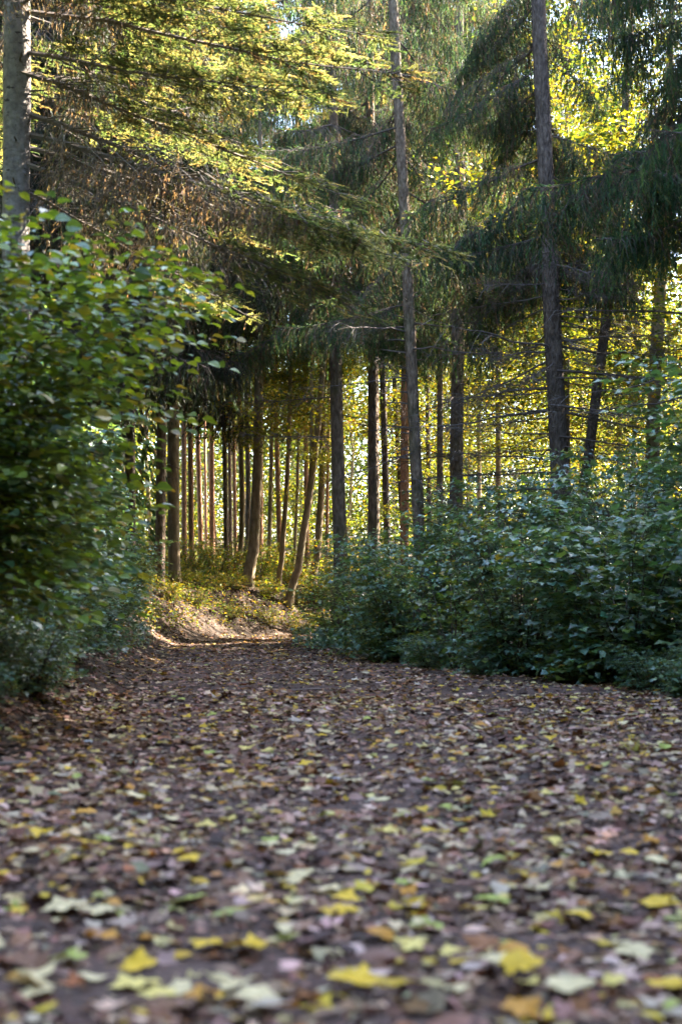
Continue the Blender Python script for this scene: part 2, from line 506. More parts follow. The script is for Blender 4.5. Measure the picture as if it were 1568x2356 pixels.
def comb_bough(seed, L=3.2, brown=0.25, dens=1.0, pal=GREEN_N, bpal=BROWN_N):
    g = np.random.default_rng(seed)
    W, Nn = MB(), MB()
    P, t = bough_axis(L, g.uniform(0.16, 0.3), g.uniform(0.1, 0.2), g)
    W.tube(P, 0.022 * (1.08 - t), WOOD, 5)
    ts = np.sort(g.uniform(0.10, 1.0, int(54 * dens)))
    hp0, hp1 = [], []
    for i, tt in enumerate(ts):
        r = along(P, tt)
        side = 1 if i % 2 else -1
        l2 = L * (0.10 + 0.26 * (1 - tt) ** 0.7 * min(1, tt * 3.2)) * g.uniform(0.6, 1.2)
        d2 = norm(np.array([0.75, side * 1.0, -0.25 + g.uniform(-0.15, 0.15)]))
        q1 = r + d2 * l2; q1[2] -= 0.35 * l2
        mid = r + d2 * l2 * 0.55
        W.tube(np.array([r, mid, q1]), [0.007, 0.005, 0.002], WOOD, 3, cap=False)
        m = max(3, int(l2 / 0.075))
        for u in g.uniform(0.1, 1.0, m):
            a = mid + (q1 - mid) * (u - 0.5) * 2 if u > 0.5 else r + (mid - r) * u * 2
            ln = g.uniform(0.14, 0.42) * (1.25 if g.random() < 0.75 else 2.2)
            dirv = norm(np.array([0.28 * g.normal() + 0.12, 0.28 * g.normal(), -1.0]))
            hp0.append(a); hp1.append(a + dirv * ln)
    hp0 = np.array(hp0); hp1 = np.array(hp1)
    strips(W, hp0, hp1, 0.006, (0.10, 0.08, 0.065))
    isb = g.random(len(hp0)) < brown * 1.6 * (1 - hp0[:, 0] / L)
    needles_on(Nn, hp0[~isb], hp1[~isb], g, 25, 0.07, 0.0145, pal, 0.5)
    if isb.any():
        needles_on(Nn, hp0[isb], hp1[isb], g, 11, 0.06, 0.010, bpal, 0.45)
    # short needled tips on the upper side
    a = along(P, g.uniform(0.3, 1.0, 60)); d = norm(np.column_stack([g.uniform(0.4, 1, 60), g.normal(0, 0.8, 60), g.uniform(-0.3, 0.3, 60)]))
    needles_on(Nn, a, a + d * 0.22, g, 14, 0.07, 0.02, pal, 0.55)
    return W.mesh('bough', [M_TWIG]), Nn.mesh('needles', [M_NEEDLE])


def flat_bough(seed, L=3.6, start=0.38, pal=FIR_N):
    g = np.random.default_rng(seed)
    W, Nn = MB(), MB()
    P, t = bough_axis(L, g.uniform(0.12, 0.2), g.uniform(0.0, 0.08), g)
    W.tube(P, 0.028 * (1.08 - t), (0.13, 0.105, 0.09), 5)
    s0, s1, h0, h1 = [], [], [], []
    for i, tt in enumerate(np.sort(g.uniform(0.06, 1.0, 66))):
        r = along(P, tt); side = 1 if i % 2 else -1
        l2 = L * (0.06 + 0.30 * (1 - tt) ** 0.8) * g.uniform(0.55, 1.15)
        ang = rad(g.uniform(38, 66))
        d2 = np.array([math.cos(ang), side * math.sin(ang), g.uniform(-0.12, 0.06)])
        q = r + d2 * l2; q[2] -= 0.16 * l2
        W.tube(np.array([r, r + d2 * l2 * 0.5, q]), [0.009, 0.006, 0.002], (0.12, 0.1, 0.085), 3, cap=False)
        for u in g.uniform(0.0, 1.0, max(4, int(l2 / 0.05))):
            a = r + (q - r) * u
            if tt + u * 0.35 < start or g.random() < 0.12:     # the old inner part carries dead hanging twigs
                if g.random() < 0.5:
                    h0.append(a); h1.append(a + norm(np.array([0.35 * g.normal(), 0.35 * g.normal(), -1.0])) * g.uniform(0.1, 0.42))
                continue
            sd = 1 if g.random() < 0.5 else -1
            a2 = ang * side + sd * rad(g.uniform(30, 55))
            dv = np.array([math.cos(a2), math.sin(a2), g.uniform(-0.2, 0.05)])
            s0.append(a); s1.append(a + dv * g.uniform(0.12, 0.28))
    s0 = np.array(s0); s1 = np.array(s1)
    strips(W, s0, s1, 0.006, (0.11, 0.09, 0.06))
    needles_on(Nn, s0, s1, g, 27, 0.05, 0.0135, pal, 0.7, (1, 1, 0.2), 0, 1.0, 0.38)
    if h0:
        h0 = np.array(h0); h1 = np.array(h1)
        strips(W, h0, h1, 0.008, (0.16, 0.13, 0.11))
        needles_on(Nn, h0, h1, g, 6, 0.06, 0.011, BROWN_N, 0.4)
    return W.mesh('bough', [M_TWIG]), Nn.mesh('needles', [M_NEEDLE])


def dead_branch(seed, L=2.4, n=16, thick=0.018, tangle=0):
    g = np.random.default_rng(seed)
    W = MB()
    P, t = bough_axis(L, g.uniform(0.02, 0.16), g.uniform(-0.05, 0.12), g)
    P[:, 1] += np.cumsum(g.normal(0, 0.02, len(P))) * L * 0.5
    W.tube(P, thick * (1.1 - t), (0.10, 0.08, 0.075), 5)
    a0, a1 = [], []
    for tt in g.uniform(0.2, 1, n):
        r = along(P, tt)
        d = norm(np.array([g.uniform(0.3, 1), g.normal(0, 0.8), g.uniform(-0.7, 0.25)]))
        l = L * g.uniform(0.06, 0.24)
        q = r + d * l; q[2] -= l * 0.15
        W.tube(np.array([r, r + d * l * 0.5 + g.normal(0, 0.01, 3), q]), [0.006, 0.005, 0.002], (0.11, 0.09, 0.08), 3, cap=False)
        for u in g.uniform(0.3, 1, 3 + tangle):
            p = r + (q - r) * u
            a0.append(p); a1.append(p + norm(d * 0.5 + g.normal(0, 0.7, 3)) * g.uniform(0.05, 0.25))
    strips(W, np.array(a0), np.array(a1), 0.007, (0.13, 0.105, 0.095))
    return W.mesh('dead_branch', [M_TWIG])


COMB = [comb_bough(100 + i, 3.2 if i % 2 else 2.6, 0.15 + 0.08 * i) for i in range(7)]
SHADED = [comb_bough(150 + i, 3.0, 0.3, 1.0, SHADED_N, SHADED_N) for i in range(4)]
FLAT = [flat_bough(200 + i, 3.6 + 0.3 * i, 0.3) for i in range(4)]
FLAT_BARE = [flat_bough(220 + i, 3.9 + 0.2 * i, 0.72) for i in range(3)]
DEAD = [dead_branch(300 + i, 2.4) for i in range(5)]
DEAD_T = [dead_branch(330 + i, 2.0, 34, 0.014, 5) for i in range(3)]


def place_bough(tree, P, z, az, pitch, L, var, roll=0.0, name='bough', loc=None):
    """hang one bough mesh (and its needles) on a tree"""
    if loc is None:
        loc = trunk_at(P, z)
    W, Nn = var if isinstance(var, tuple) else (var, None)
    o = link(name, W, tree)
    o.location = [float(v) for v in loc]
    o.rotation_euler = Euler((roll, pitch, az), 'XYZ')
    o.scale = (L, L, L)
    if Nn is not None:
        c = link('needles', Nn, o)
        c['kind'] = 'stuff'
    return o


def trunk_at(P, z):
    return np.array([np.interp(z, P[:, 2], P[:, 0]), np.interp(z, P[:, 2], P[:, 1]), z])


# ------------------------------------------------------------------ trees
LEAFY = {}


def crown_cloud(seed, n, R, H, leaf, pal, clumps=26, templ=T_QUAD, mat=None):
    """leaf crown: clumps of leaf sized faces round sprays, with gaps between"""
    g = np.random.default_rng(seed)
    mb = MB()
    cen = g.normal(0, 1, (clumps, 3)); cen = norm(cen) * g.uniform(0.25, 1.0, (clumps, 1)) ** 0.6
    cen = cen * np.array([R, R, H / 2])
    per = n // clumps
    for c in cen:
        r = g.uniform(0.45, 1.0) * R * 0.42
        # each clump is a few flat sprays
        for _ in range(5):
            pc = c + g.normal(0, 0.45, 3) * r
            k = per // 5
            p = pc + g.normal(0, 1, (k, 3)) * np.array([r * 0.55, r * 0.55, r * 0.16])
            d = norm(g.normal(0, 1, (k, 3)) * np.array([1, 1, 0.35]) + np.array([0, 0, -0.25]))
            nr = g.normal(0, 0.45, (k, 3)) + np.array([0, 0, 1.0])
            mb.inst(*templ, p, d, nr, leaf * g.uniform(0.6, 1.25, k), pick(pal, k, 0.3, g))
    return mb.mesh('crown', [mat or M_GLOW])


YEL = [(4, (0.18, 0.17, 0.022)), (4, (0.135, 0.145, 0.022)), (3, (0.23, 0.18, 0.025)), (0.8, (0.25, 0.16, 0.03)), (4, (0.05, 0.075, 0.022))]
BACK = [(4, (0.115, 0.122, 0.012)), (4, (0.08, 0.10, 0.012)), (3, (0.165, 0.135, 0.012)), (1, (0.2, 0.12, 0.012)), (4, (0.04, 0.06, 0.012))]
YEL2 = [(4, (0.22, 0.22, 0.03)), (3, (0.30, 0.23, 0.03)), (3, (0.14, 0.18, 0.03)), (1.5, (0.34, 0.18, 0.03))]
GRN = [(5, (0.045, 0.075, 0.022)), (3, (0.075, 0.105, 0.025)), (2, (0.13, 0.14, 0.028)), (0.7, (0.2, 0.15, 0.03))]
CROWNS = [crown_cloud(400 + i, 5200, 2.6, 6.5, 0.13, [YEL, YEL2, GRN, YEL][i], 30) for i in range(4)]
SPRAYS = [crown_cloud(420 + i, 420, 0.9, 0.7, 0.10, [YEL, YEL2, YEL][i], 6) for i in range(3)]


def trunk_mesh(P, rads, mat, sides=14, flare=0.45, knots=0, g=None):
    g = g or rng
    z0 = P[0, 2]
    zz = np.unique(np.concatenate([np.linspace(z0, z0 + 1.2, 7), np.linspace(z0 + 1.2, P[-1, 2], 26)]))
    X = np.interp(zz, P[:, 2], P[:, 0]); Y = np.interp(zz, P[:, 2], P[:, 1]); Rr = np.interp(zz, P[:, 2], rads)
    k = np.ones(5) / 5                                  # soften the bends of the stem
    if len(zz) > 9:
        Xs = np.convolve(np.pad(X, 2, 'edge'), k, 'valid'); X = Xs
    X = X + np.cumsum(g.normal(0, 0.0025, len(zz)))
    Rr = Rr * (1 + flare * np.exp(-(zz - z0) / 0.35))
    mb = MB()
    pts = np.column_stack([X, Y, zz])
    n0 = len(mb.v)
    mb.tube(pts, Rr, (0.2, 0.17, 0.15), sides)
    v = mb.v[0]
    ang = np.tile(np.arange(sides) / sides * 2 * np.pi, len(zz))
    zr = np.repeat(zz, sides); cen = np.repeat(pts, sides, 0)
    ph = g.uniform(0, 6, 3)
    k = 1 + 0.05 * np.sin(3 * ang + ph[0] + 0.5 * zr) + 0.03 * np.sin(5 * ang + ph[1] - zr) + 0.02 * g.normal(0, 1, len(ang))
    k += 0.18 * np.exp(-(zr - z0) / 0.25) * np.sin(4 * ang + ph[2])
    mb.v[0] = cen + (v - cen) * k[:, None]
    return mb, pts


def add_tree(name, label, group, px, w, d, H, mat, cat='tree', lean_top=None, base_y=None, sides=14, flare=0.45):
    """px: [(x, y)...] measured from the top of what shows down to the base; w: (top, bottom) measured widths"""
    px = sorted(px, key=lambda p: p[1])
    W3 = np.array([at(x, y, d) for x, y in px])[::-1]          # from the base up
    r_bot, r_top = w[1] / FPX * d / 2, w[0] / FPX * d / 2
    g0 = gz(W3[0, 0], d) - 0.08
    base = W3[0].copy()
    if base[2] > g0 + 0.05:                                      # carry the stem down to the ground
        s = (W3[1] - W3[0]) / max(0.2, (W3[1, 2] - W3[0, 2]))
        nb = base + s * (g0 - base[2]); nb[2] = g0
        W3 = np.vstack([nb, W3])
    else:
        W3[0, 2] = g0
        W3 = W3[np.concatenate([[True], W3[1:, 2] > g0 + 0.2])]
    zt = W3[-1, 2]
    top = g0 + H
    if top > zt + 0.5:
        s = (W3[-1] - W3[-2]) / max(0.2, (W3[-1, 2] - W3[-2, 2]))
        W3 = np.vstack([W3, W3[-1] + s * (top - zt) * 0.6])
        W3[-1, 2] = top
    z = W3[:, 2]
    zs = W3[-2, 2] if top > zt + 0.5 else W3[-1, 2]
    rads = np.interp(z, [z[0], zs, max(top, zs + 0.01)], [r_bot, r_top, min(r_top * 0.25, 0.03) if top > zt + 0.5 else r_top * 0.9])
    root = empty(name, (W3[0, 0], W3[0, 1], g0))
    P = W3 - np.array([W3[0, 0], W3[0, 1], g0])
    mb, pts = trunk_mesh(P, rads, mat, sides, flare)
    mb.build('trunk', [mat], root, smooth=True)
    tag(root, label, cat, group)
    return root, P, rads


FRONT_FREE = [0]


def spruce_boughs(root, P, z0, z1, step, L0, L1, per, g, fam=COMB, base_scale=3.0, pitch=(0.05, 0.45), azc=None):
    z = z0
    while z < z1:
        f = (z - z0) / max(0.1, z1 - z0)
        L = L0 + (L1 - L0) * f
        for _ in range(per):
            az = g.uniform(0, 2 * math.pi) if azc is None else g.normal(azc[0], azc[1])
            if FRONT_FREE[0] and math.cos(az + math.pi / 2) > FRONT_FREE[0]:
                az = az + math.pi * g.uniform(0.6, 1.4)
            place_bough(root, P, z + g.uniform(-0.3, 0.3), az, g.uniform(*pitch), L * g.uniform(0.75, 1.15) / base_scale,
                        fam[g.integers(len(fam))], g.uniform(-0.2, 0.2))
        z += step * g.uniform(0.8, 1.2)


def dead_branches(root, P, zs, g, L=(0.4, 1.2), fam=DEAD, sidebias=None):
    for z in zs:
        az = g.uniform(0, 2 * math.pi) if sidebias is None else sidebias + g.normal(0, 0.7)
        place_bough(root, P, z, az, g.uniform(-0.15, 0.35), g.uniform(*L) / 1.0, fam[g.integers(len(fam))], g.uniform(-1, 1), 'dead_branch')


def stubs(root, P, rads, zs, g):
    for z in zs:
        az = g.uniform(0, 2 * math.pi)
        c = trunk_at(P, z); r = np.interp(z, P[:, 2], rads)
        dv = np.array([math.cos(az), math.sin(az), g.uniform(-0.1, 0.3)])
        l = g.uniform(0.06, 0.3)
        mb = MB(); mb.tube(np.array([c + dv * r * 0.7, c + dv * (r + l)]), [0.016, 0.008], (0.09, 0.075, 0.065), 5)
        mb.build('branch_stub', [M_TWIG], root)


G = np.random.default_rng(77)
GRP_FAR = 'slender trunks on the sunlit bank beyond the bend'
GRP_SPR = 'tall spruces behind the shrubs on the right'
GRP_DEC = 'yellow leaved trees in the bright wood on the right'

# --- the silver fir at the left and its long boughs
fir, P, rd = add_tree('fir_tree', 'pale grey fir with long bare branches reaching right over the near leafy bush', None,
                      [(45, 0), (42, 240), (38, 480), (36, 900)], (60, 68), 18.0, 20, M_FIR)
fz = lambda y: CAM_H - (y - 1400) / FPX * 18.0 - fir.location.z
for y, az, L, pit, var in [(255, -0.05, 1.28, 0.20, 3), (300, -0.16, 1.32, 0.22, 2), (372, 0.05, 1.15, 0.26, 1), (120, -0.22, 1.15, 0.10, 0),
                           (30, 0.05, 1.2, 0.03, 2), (-45, -0.12, 1.2, 0.04, 1), (170, 0.30, 1.2, 0.10, 1), (-60, -0.5, 1.0, 0.05, 0), (430, 0.5, 0.9, 0.2, 0), (330, 0.3, 1.2, 0.12, 2)]:
    place_bough(fir, P, fz(y), az, pit, L, FLAT_BARE[var % 3] if y > 240 else FLAT[var], G.uniform(-0.15, 0.15))
for y, az, L in [(-40, -1.15, 0.8), (10, -1.35, 0.75), (-80, -0.95, 0.85), (60, 2.4, 0.8), (-20, 1.9, 0.9), (-100, 3.0, 0.8)]:
    place_bough(fir, P, fz(y), az, 0.12, L, FLAT[G.integers(4)], 0.1)
for y, az, L in [(160, 0.1, 0.35), (205, -0.2, 0.55), (230, 0.5, 0.5), (285, -0.5, 0.4), (430, -0.1, 0.55), (465, 0.15, 0.7), (410, -0.4, 0.4), (350, 0.9, 0.45),
                 (330, 2.8, 0.4), (190, 3.4, 0.4), (445, 3.0, 0.35)]:
    place_bough(fir, P, fz(y), az, 0.12, L, DEAD[G.integers(5)], G.uniform(-1, 1), 'dead_branch')
stubs(fir, P, rd, [fz(y) for y in (30, 95, 150, 210, 270, 330, 400, 440, 460)], G)

# --- spruces in the dark middle ground, left to right
def spruce(label, px, w, d, H, zb, L, per=3, step=0.55, mat=None, dead=(), group=None, ztop=None, top_step=1.1, L1=None, fam=None):
    root, P, rd = add_tree('spruce_tree', label, group, px, w, d, H, mat or M_SPRUCE)
    frame = CAM_H + 0.4285 * d + 1.0
    zt = min(ztop or 99, frame, H - 1)
    fam = fam or COMB
    if zb < zt:
        spruce_boughs(root, P, zb, zt, step, L, L1 or L * 0.9, per, G, fam)
    if ztop is None and zt < H - 3:
        spruce_boughs(root, P, zt + 1.6, H - 1, top_step * 1.9, (L1 or L * 0.75) * 0.7, 0.8, 2, G, fam)
    zs = G.uniform(1.6, max(zb, 2.2), int(dead[0])) if dead else []
    dead_branches(root, P, zs, G, dead[1] if dead else (0.3, 0.8))
    stubs(root, P, rd, G.uniform(1.0, max(zb, 2.0), 9), G)
    return root, P, rd


spruce('thin dim spruce trunk just right of the pale grey fir, half lost in dark twigs', [(118, 150), (116, 480), (114, 900)], (24, 28), 28, 20, 5.5, 3.6, 3, 0.5, M_DARK, (10, (0.4, 0.9)), fam=SHADED)
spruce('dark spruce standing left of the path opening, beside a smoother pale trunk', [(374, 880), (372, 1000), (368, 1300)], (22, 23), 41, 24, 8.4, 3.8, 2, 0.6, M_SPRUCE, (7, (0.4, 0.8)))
spruce('shaded spruce hidden behind the left bush, only its hanging boughs showing', [(235, 700), (232, 1000)], (24, 26), 30, 21, 6.2, 4.0, 3, 0.5, M_DARK, fam=SHADED)
spruce('far dark spruce behind the left bush, boughs closing the gap above it', [(300, 700), (300, 1000)], (22, 24), 40, 25, 8.0, 4.4, 3, 0.6, M_DARK, fam=SHADED)
spruce('dark spruce behind the pale grey fir, a curtain of hanging twigs', [(70, 300), (70, 1000)], (22, 24), 36, 25, 6.6, 5.0, 3, 0.5, M_DARK, fam=SHADED)
spruce('dim spruce deep in the wood between fir and dark spruce, upper boughs only', [(190, 300), (190, 1000)], (22, 24), 46, 26, 8.2, 5.2, 3, 0.6, M_DARK, fam=SHADED)
big, bigP, bigR = spruce('stout dark spruce at the inner bend of the path, hung with drooping boughs', [(770, 640), (773, 805), (776, 970), (781, 1135), (785, 1290)], (26, 35), 34, 24, 8.3, 3.9, 2, 0.62, M_SPRUCE, (6, (0.4, 0.9)))
place_bough(big, bigP, 5.9, math.pi - 0.1, -0.02, 1.25, DEAD_T[0], 0.3, 'dead_branch')
place_bough(big, bigP, 4.9, math.pi + 0.15, -0.1, 1.1, DEAD_T[1], 0.3, 'dead_branch')
spruce('grey spruce trunk right of the stout one at the bend, straight and bare low down', [(852, 500), (855, 684), (859, 1095), (860, 1230)], (24, 28), 37, 23, 9.0, 3.0, 3, 0.75, M_SPRUCE, (12, (0.4, 1.0)), GRP_SPR)
FRONT_FREE[0] = 0.25
spruce('near dark spruce stem with short broken branch stubs stepping up its left side', [(915, 180), (930, 400), (940, 633), (948, 838), (955, 992), (963, 1198), (970, 1352)], (24, 29), 27, 22, 6.6, 2.7, 2, 0.62, M_SPRUCE, (20, (0.3, 1.0)), GRP_SPR)
FRONT_FREE[0] = 0.25
nf = [o for o in bpy.data.objects if o.get('label', '').startswith('near dark spruce stem')][0]
for y in (785, 812, 850, 872, 905, 930, 985, 1000, 1040, 1056):
    mb = MB(); zc = CAM_H - (y - 1400) / FPX * 27 - nf.location.z
    xx = (np.interp(y, [180, 400, 633, 838, 992, 1198, 1352], [915, 930, 940, 948, 955, 963, 970]) - 784) / FPX * 27 - nf.location.x
    l = G.uniform(0.25, 0.6)
    mb.tube(np.array([(xx, 0, zc), (xx - l * 0.5, -0.05, zc + 0.02), (xx - l, -0.08 + G.uniform(-.1, .1), zc + G.uniform(0, 0.06))]), [0.022, 0.016, 0.011], (0.12, 0.10, 0.085), 5)
    mb.build('branch_stub', [M_TWIG], nf)
spruce('reddish spruce trunk close behind the stem with stepped stubs', [(933, 600), (932, 735), (930, 1120)], (18, 21), 40, 22, 9.2, 2.6, 2, 0.7, M_RED, (4, (0.3, 0.7)), GRP_SPR)
spruce('slim grey spruce trunk left of the broad mossy one, behind blue green shrubs', [(1013, 600), (1012, 700), (1011, 1146)], (13, 15), 42, 21, 9.4, 2.4, 2, 0.7, M_SPRUCE, (4, (0.3, 0.7)), GRP_SPR)
spruce('broad pale brown spruce trunk rising from the crest of the blue green shrubs', [(1054, 500), (1052, 684), (1050, 1125)], (29, 31), 35, 23, 9.0, 2.8, 3, 0.75, M_SPRUCE, (24, (0.5, 1.3)), GRP_SPR)
jt, jP, jR = spruce('thickest spruce trunk on the right, dark and wrapped in drooping dead twigs', [(1238, 0), (1252, 330), (1262, 500), (1269, 684), (1274, 838), (1281, 992), (1287, 1105)], (32, 47), 25, 22, 6.9, 2.9, 3, 0.6, M_DARK, (12, (0.6, 1.3)), GRP_SPR)
for z, az in [(6.3, 3.6), (6.1, 2.6), (6.5, 4.4), (5.9, 0.3), (6.0, 5.6), (5.4, 4.9), (5.2, 3.3), (6.6, 5.0), (4.9, 4.2), (4.4, 2.9), (4.1, 0.2), (5.5, 0.0), (3.4, 3.2), (3.1, 2.9), (3.6, 6.1), (4.0, 5.9), (4.6, 0.4), (5.0, 5.8), (5.7, 0.1), (6.2, 6.0), (6.7, 0.3), (3.9, 3.4), (4.6, 3.0), (5.1, 3.5)]:
    place_bough(jt, jP, z, az, G.uniform(0.0, 0.3), G.uniform(0.6, 1.1), DEAD_T[G.integers(3)], G.uniform(-1, 1), 'dead_branch')
place_bough(jt, jP, 4.75, 0.12, -0.03, 1.5, DEAD[2], 0.2, 'dead_branch')
FRONT_FREE[0] = 0
for tree_, P_, zs_ in ((jt, jP, (2.3, 2.8, 3.3, 3.7, 4.2, 4.5, 5.0, 5.3, 5.8)), ):
    for z_ in zs_:
        for side_ in (0.0, math.pi):
            place_bough(tree_, P_, z_ + G.uniform(-.2, .2), side_ + G.normal(0, 0.45), G.uniform(-0.12, 0.12), G.uniform(0.8, 1.5), DEAD[G.integers(5)], G.uniform(-1, 1), 'dead_branch')
place_bough(jt, jP, 3.0, 3.0, -0.05, 1.2, DEAD[1], 0.2, 'dead_branch')
spruce('spruce at the right edge reaching dark boughs in from outside the picture', [(1640, 300), (1645, 1100)], (40, 46), 22, 20, 6.9, 3.2, 3, 0.6, M_DARK, (6, (0.8, 1.4)))

# --- slender trunks on the bank beyond the bend: (label, kind, points, widths, distance)
FAR = [
    ('smooth pale trunk right beside the dark spruce left of the path opening', 'b', [(399, 930), (398, 1000), (401, 1300)], (27, 27), 43),
    ('thin reddish trunk first right of the smooth pale one by the opening', 's', [(423, 950), (425, 1295)], (12, 12), 58),
    ('dark thin trunk between two reddish ones, its foot nearest the shrubs', 's', [(436, 950), (441, 1317)], (12, 13), 52),
    ('reddish spruce trunk leaning slightly left at its top, foot among bright leaves', 's', [(453, 970), (464, 1300)], (11, 12), 60),
    ('very thin trunk squeezed between two reddish trunks on the far bank', 's', [(471, 1010), (475, 1303)], (7, 7), 64),
    ('straight reddish trunk standing clear with light on both sides', 's', [(486, 1000), (488, 1307)], (11, 13), 60),
    ('rough straight trunk with tiny stubs, base low on the near bank', 's', [(516, 1000), (519, 1200), (523, 1343)], (11, 12), 51),
    ('thin straight trunk half behind the rough stubby one', 's', [(528, 1060), (532, 1320)], (9, 10), 60),
    ('thin reddish trunk left of the pair of bending beeches', 's', [(537, 990), (543, 1314)], (9, 9), 59),
    ('slim beech bending left at its foot, left of the large dark curved beech', 'b', [(553, 1000), (558, 1135), (561, 1218), (538, 1347)], (11, 13), 50),
    ('slim grey trunk close against the left side of the large curved beech', 's', [(568, 990), (573, 1180), (564, 1320)], (11, 12), 57),
    ('large dark beech curving down to the left in the middle of the far bank', 'b', [(597, 805), (596, 970), (593, 1135), (586, 1235), (567, 1373)], (20, 26), 46),
    ('short reddish stump of trunk seen behind the foot of the large curved beech', 's', [(598, 1000), (599, 1333)], (12, 14), 58),
    ('thin pale beech just right of the large curved beech', 'b', [(624, 1000), (621, 1168), (614, 1330)], (9, 10), 56),
    ('reddish trunk leaning right at its foot between two pale beeches', 's', [(636, 1000), (643, 1235), (649, 1337)], (11, 12), 55),
    ('dark slender beech leaning right toward its top, right of the reddish trunk', 'b', [(665, 985), (659, 1135), (651, 1235), (639, 1363)], (10, 13), 47),
    ('wavy thin dark stem between the two leaning beeches', 'b', [(686, 1040), (681, 1201), (671, 1330)], (7, 8), 56),
    ('pale forked beech leaning strongly to the right above the bend', 'b', [(729, 1000), (713, 1119), (697, 1235), (667, 1373)], (15, 18), 46),
    ('reddish trunk glimpsed behind the pale forked beech', 's', [(703, 1050), (706, 1347)], (11, 12), 55),
    ('pale straight beech just left of the stout spruce, bending left at its foot', 'b', [(743, 880), (742, 1102), (733, 1235), (718, 1347)], (14, 17), 49),
    ('thin reddish trunk in the gap beside the stout spruce', 's', [(755, 960), (750, 1310)], (8, 8), 57),
    ('dark leaning stem behind the grey spruce trunk', 'b', [(880, 850), (884, 1000), (888, 1160)], (14, 17), 46),
    ('thin dark stem leaning left, seen between grey and reddish spruces', 'b', [(905, 860), (922, 1145)], (10, 12), 52),
    ('thin dark stem behind the hanging twigs right of the stepped stubs', 'b', [(979, 735), (982, 900), (987, 1130)], (10, 11), 50),
]
for lab, kind, px, w, d in FAR:
    if kind == 's':
        root, P, rd = add_tree('spruce_tree', lab, GRP_FAR, px, w, d, 26, M_RED if 'red' in lab else M_SPRUCE, sides=10)
        spruce_boughs(root, P, 8.0 + G.uniform(-0.8, 1.8), 15, 0.9, 2.4, 2.0, 2, G, COMB)
        spruce_boughs(root, P, 15, 23, 1.1, 2.8, 2.2, 3, G, COMB)
        stubs(root, P, rd, G.uniform(0.8, 6, 6), G)
    else:
        root, P, rd = add_tree('beech_tree' if px[0][0] < 840 else 'spruce_tree', lab, GRP_FAR, px, w, d, 19 if px[0][0] < 840 else 26, M_BEECH if px[0][0] < 840 else M_DARK, sides=12)
        for z in G.uniform(4.5, 9, 5):
            az = G.uniform(0, 6.28)
            o = place_bough(root, P, z, az, G.uniform(-0.5, -0.1), G.uniform(0.7, 1.2), DEAD[G.integers(5)], 0, 'branch')
            dv = np.array([math.cos(az), math.sin(az), 0.15]) * 1.6
            c = link('leafy_spray', SPRAYS[G.integers(3)], root); c.location = [float(v) for v in trunk_at(P, z) + dv]
            c.rotation_euler = (0, 0, G.uniform(0, 6)); c['kind'] = 'stuff'; s_ = G.uniform(0.9, 1.6); c.scale = (s_, s_, s_)
        for z in G.uniform(2.0, 6.5, 2):
            az = G.uniform(0, 6.28)
            c = link('leafy_spray', SPRAYS[G.integers(3)], root); c.location = [float(v) for v in trunk_at(P, z) + np.array([math.cos(az), math.sin(az), 0]) * 0.4]
            c.rotation_euler = (0, 0, G.uniform(0, 6)); c['kind'] = 'stuff'; c.scale = (0.7, 0.7, 0.7)
        if d > 44 and G.random() < 0.75:
            c = link('crown', CROWNS[G.integers(4)], root); c.location = [float(v) for v in trunk_at(P, 8.3 + G.uniform(-0.6, 1.0))]
            c.rotation_euler = (0, 0, G.uniform(0, 6)); c['kind'] = 'stuff'; c.scale = (0.8, 0.8, 0.45)
        if 'forked' in lab:
            mb = MB(); a = np.array([at(714, 1112, 46), at(715, 1070, 46), at(716, 1000, 46), at(716, 850, 46)]) - np.array(root.location)
            mb.tube(a, [0.075, 0.06, 0.055, 0.05], (0.2, 0.17, 0.13), 8); mb.build('side_stem', [M_BEECH], root, True)
        if d > 44 and px[0][0] > 840:
            spruce_boughs(root, P, 11.5, 24, 0.62, 3.6, 3.0, 3, G)
        if d > 44:
            c = link('crown', CROWNS[G.integers(4)], root); c.location = [float(v) for v in trunk_at(P, 12.5 + G.uniform(-1.5, 2))]
            c.rotation_euler = (0, 0, G.uniform(0, 6)); c['kind'] = 'stuff'

# --- yellow leaved trees on the right and behind
DEC = [
    ('dark stem leaning right in the bright yellow wood right of the thickest spruce', [(1415, 560), (1400, 684), (1379, 864), (1353, 1044)], (22, 25), 32, M_DARK),
    ('blurred grey trunk near the right edge, standing behind the tall shrubs', [(1528, 500), (1520, 633), (1507, 838), (1502, 992)], (28, 33), 36, M_BEECH),
    ('thin trunk half hidden behind the right side of the thickest spruce', [(1303, 560), (1302, 890), (1303, 1060)], (14, 16), 42, M_DARK),
    ('far slender pale stem left of the thickest spruce, high among yellow leaves', [(1145, 700), (1146, 1100)], (11, 13), 58, M_BEECH),
    ('far slender pale stem right of the broad brown spruce, thinner of the two', [(1101, 720), (1101, 1100)], (9, 11), 64, M_BEECH),
    ('thin upright stem in the sparkling leaves between leaning stem and grey trunk', [(1425, 760), (1424, 1050)], (9, 11), 54, M_BEECH),
    ('thin dark sapling stem just left of the blurred grey trunk', [(1461, 740), (1458, 1050)], (12, 14), 48, M_BEECH),
    ('slim trunk in the gap right of the thickest spruce', [(1336, 700), (1336, 1050)], (10, 12), 60, M_BEECH),
]
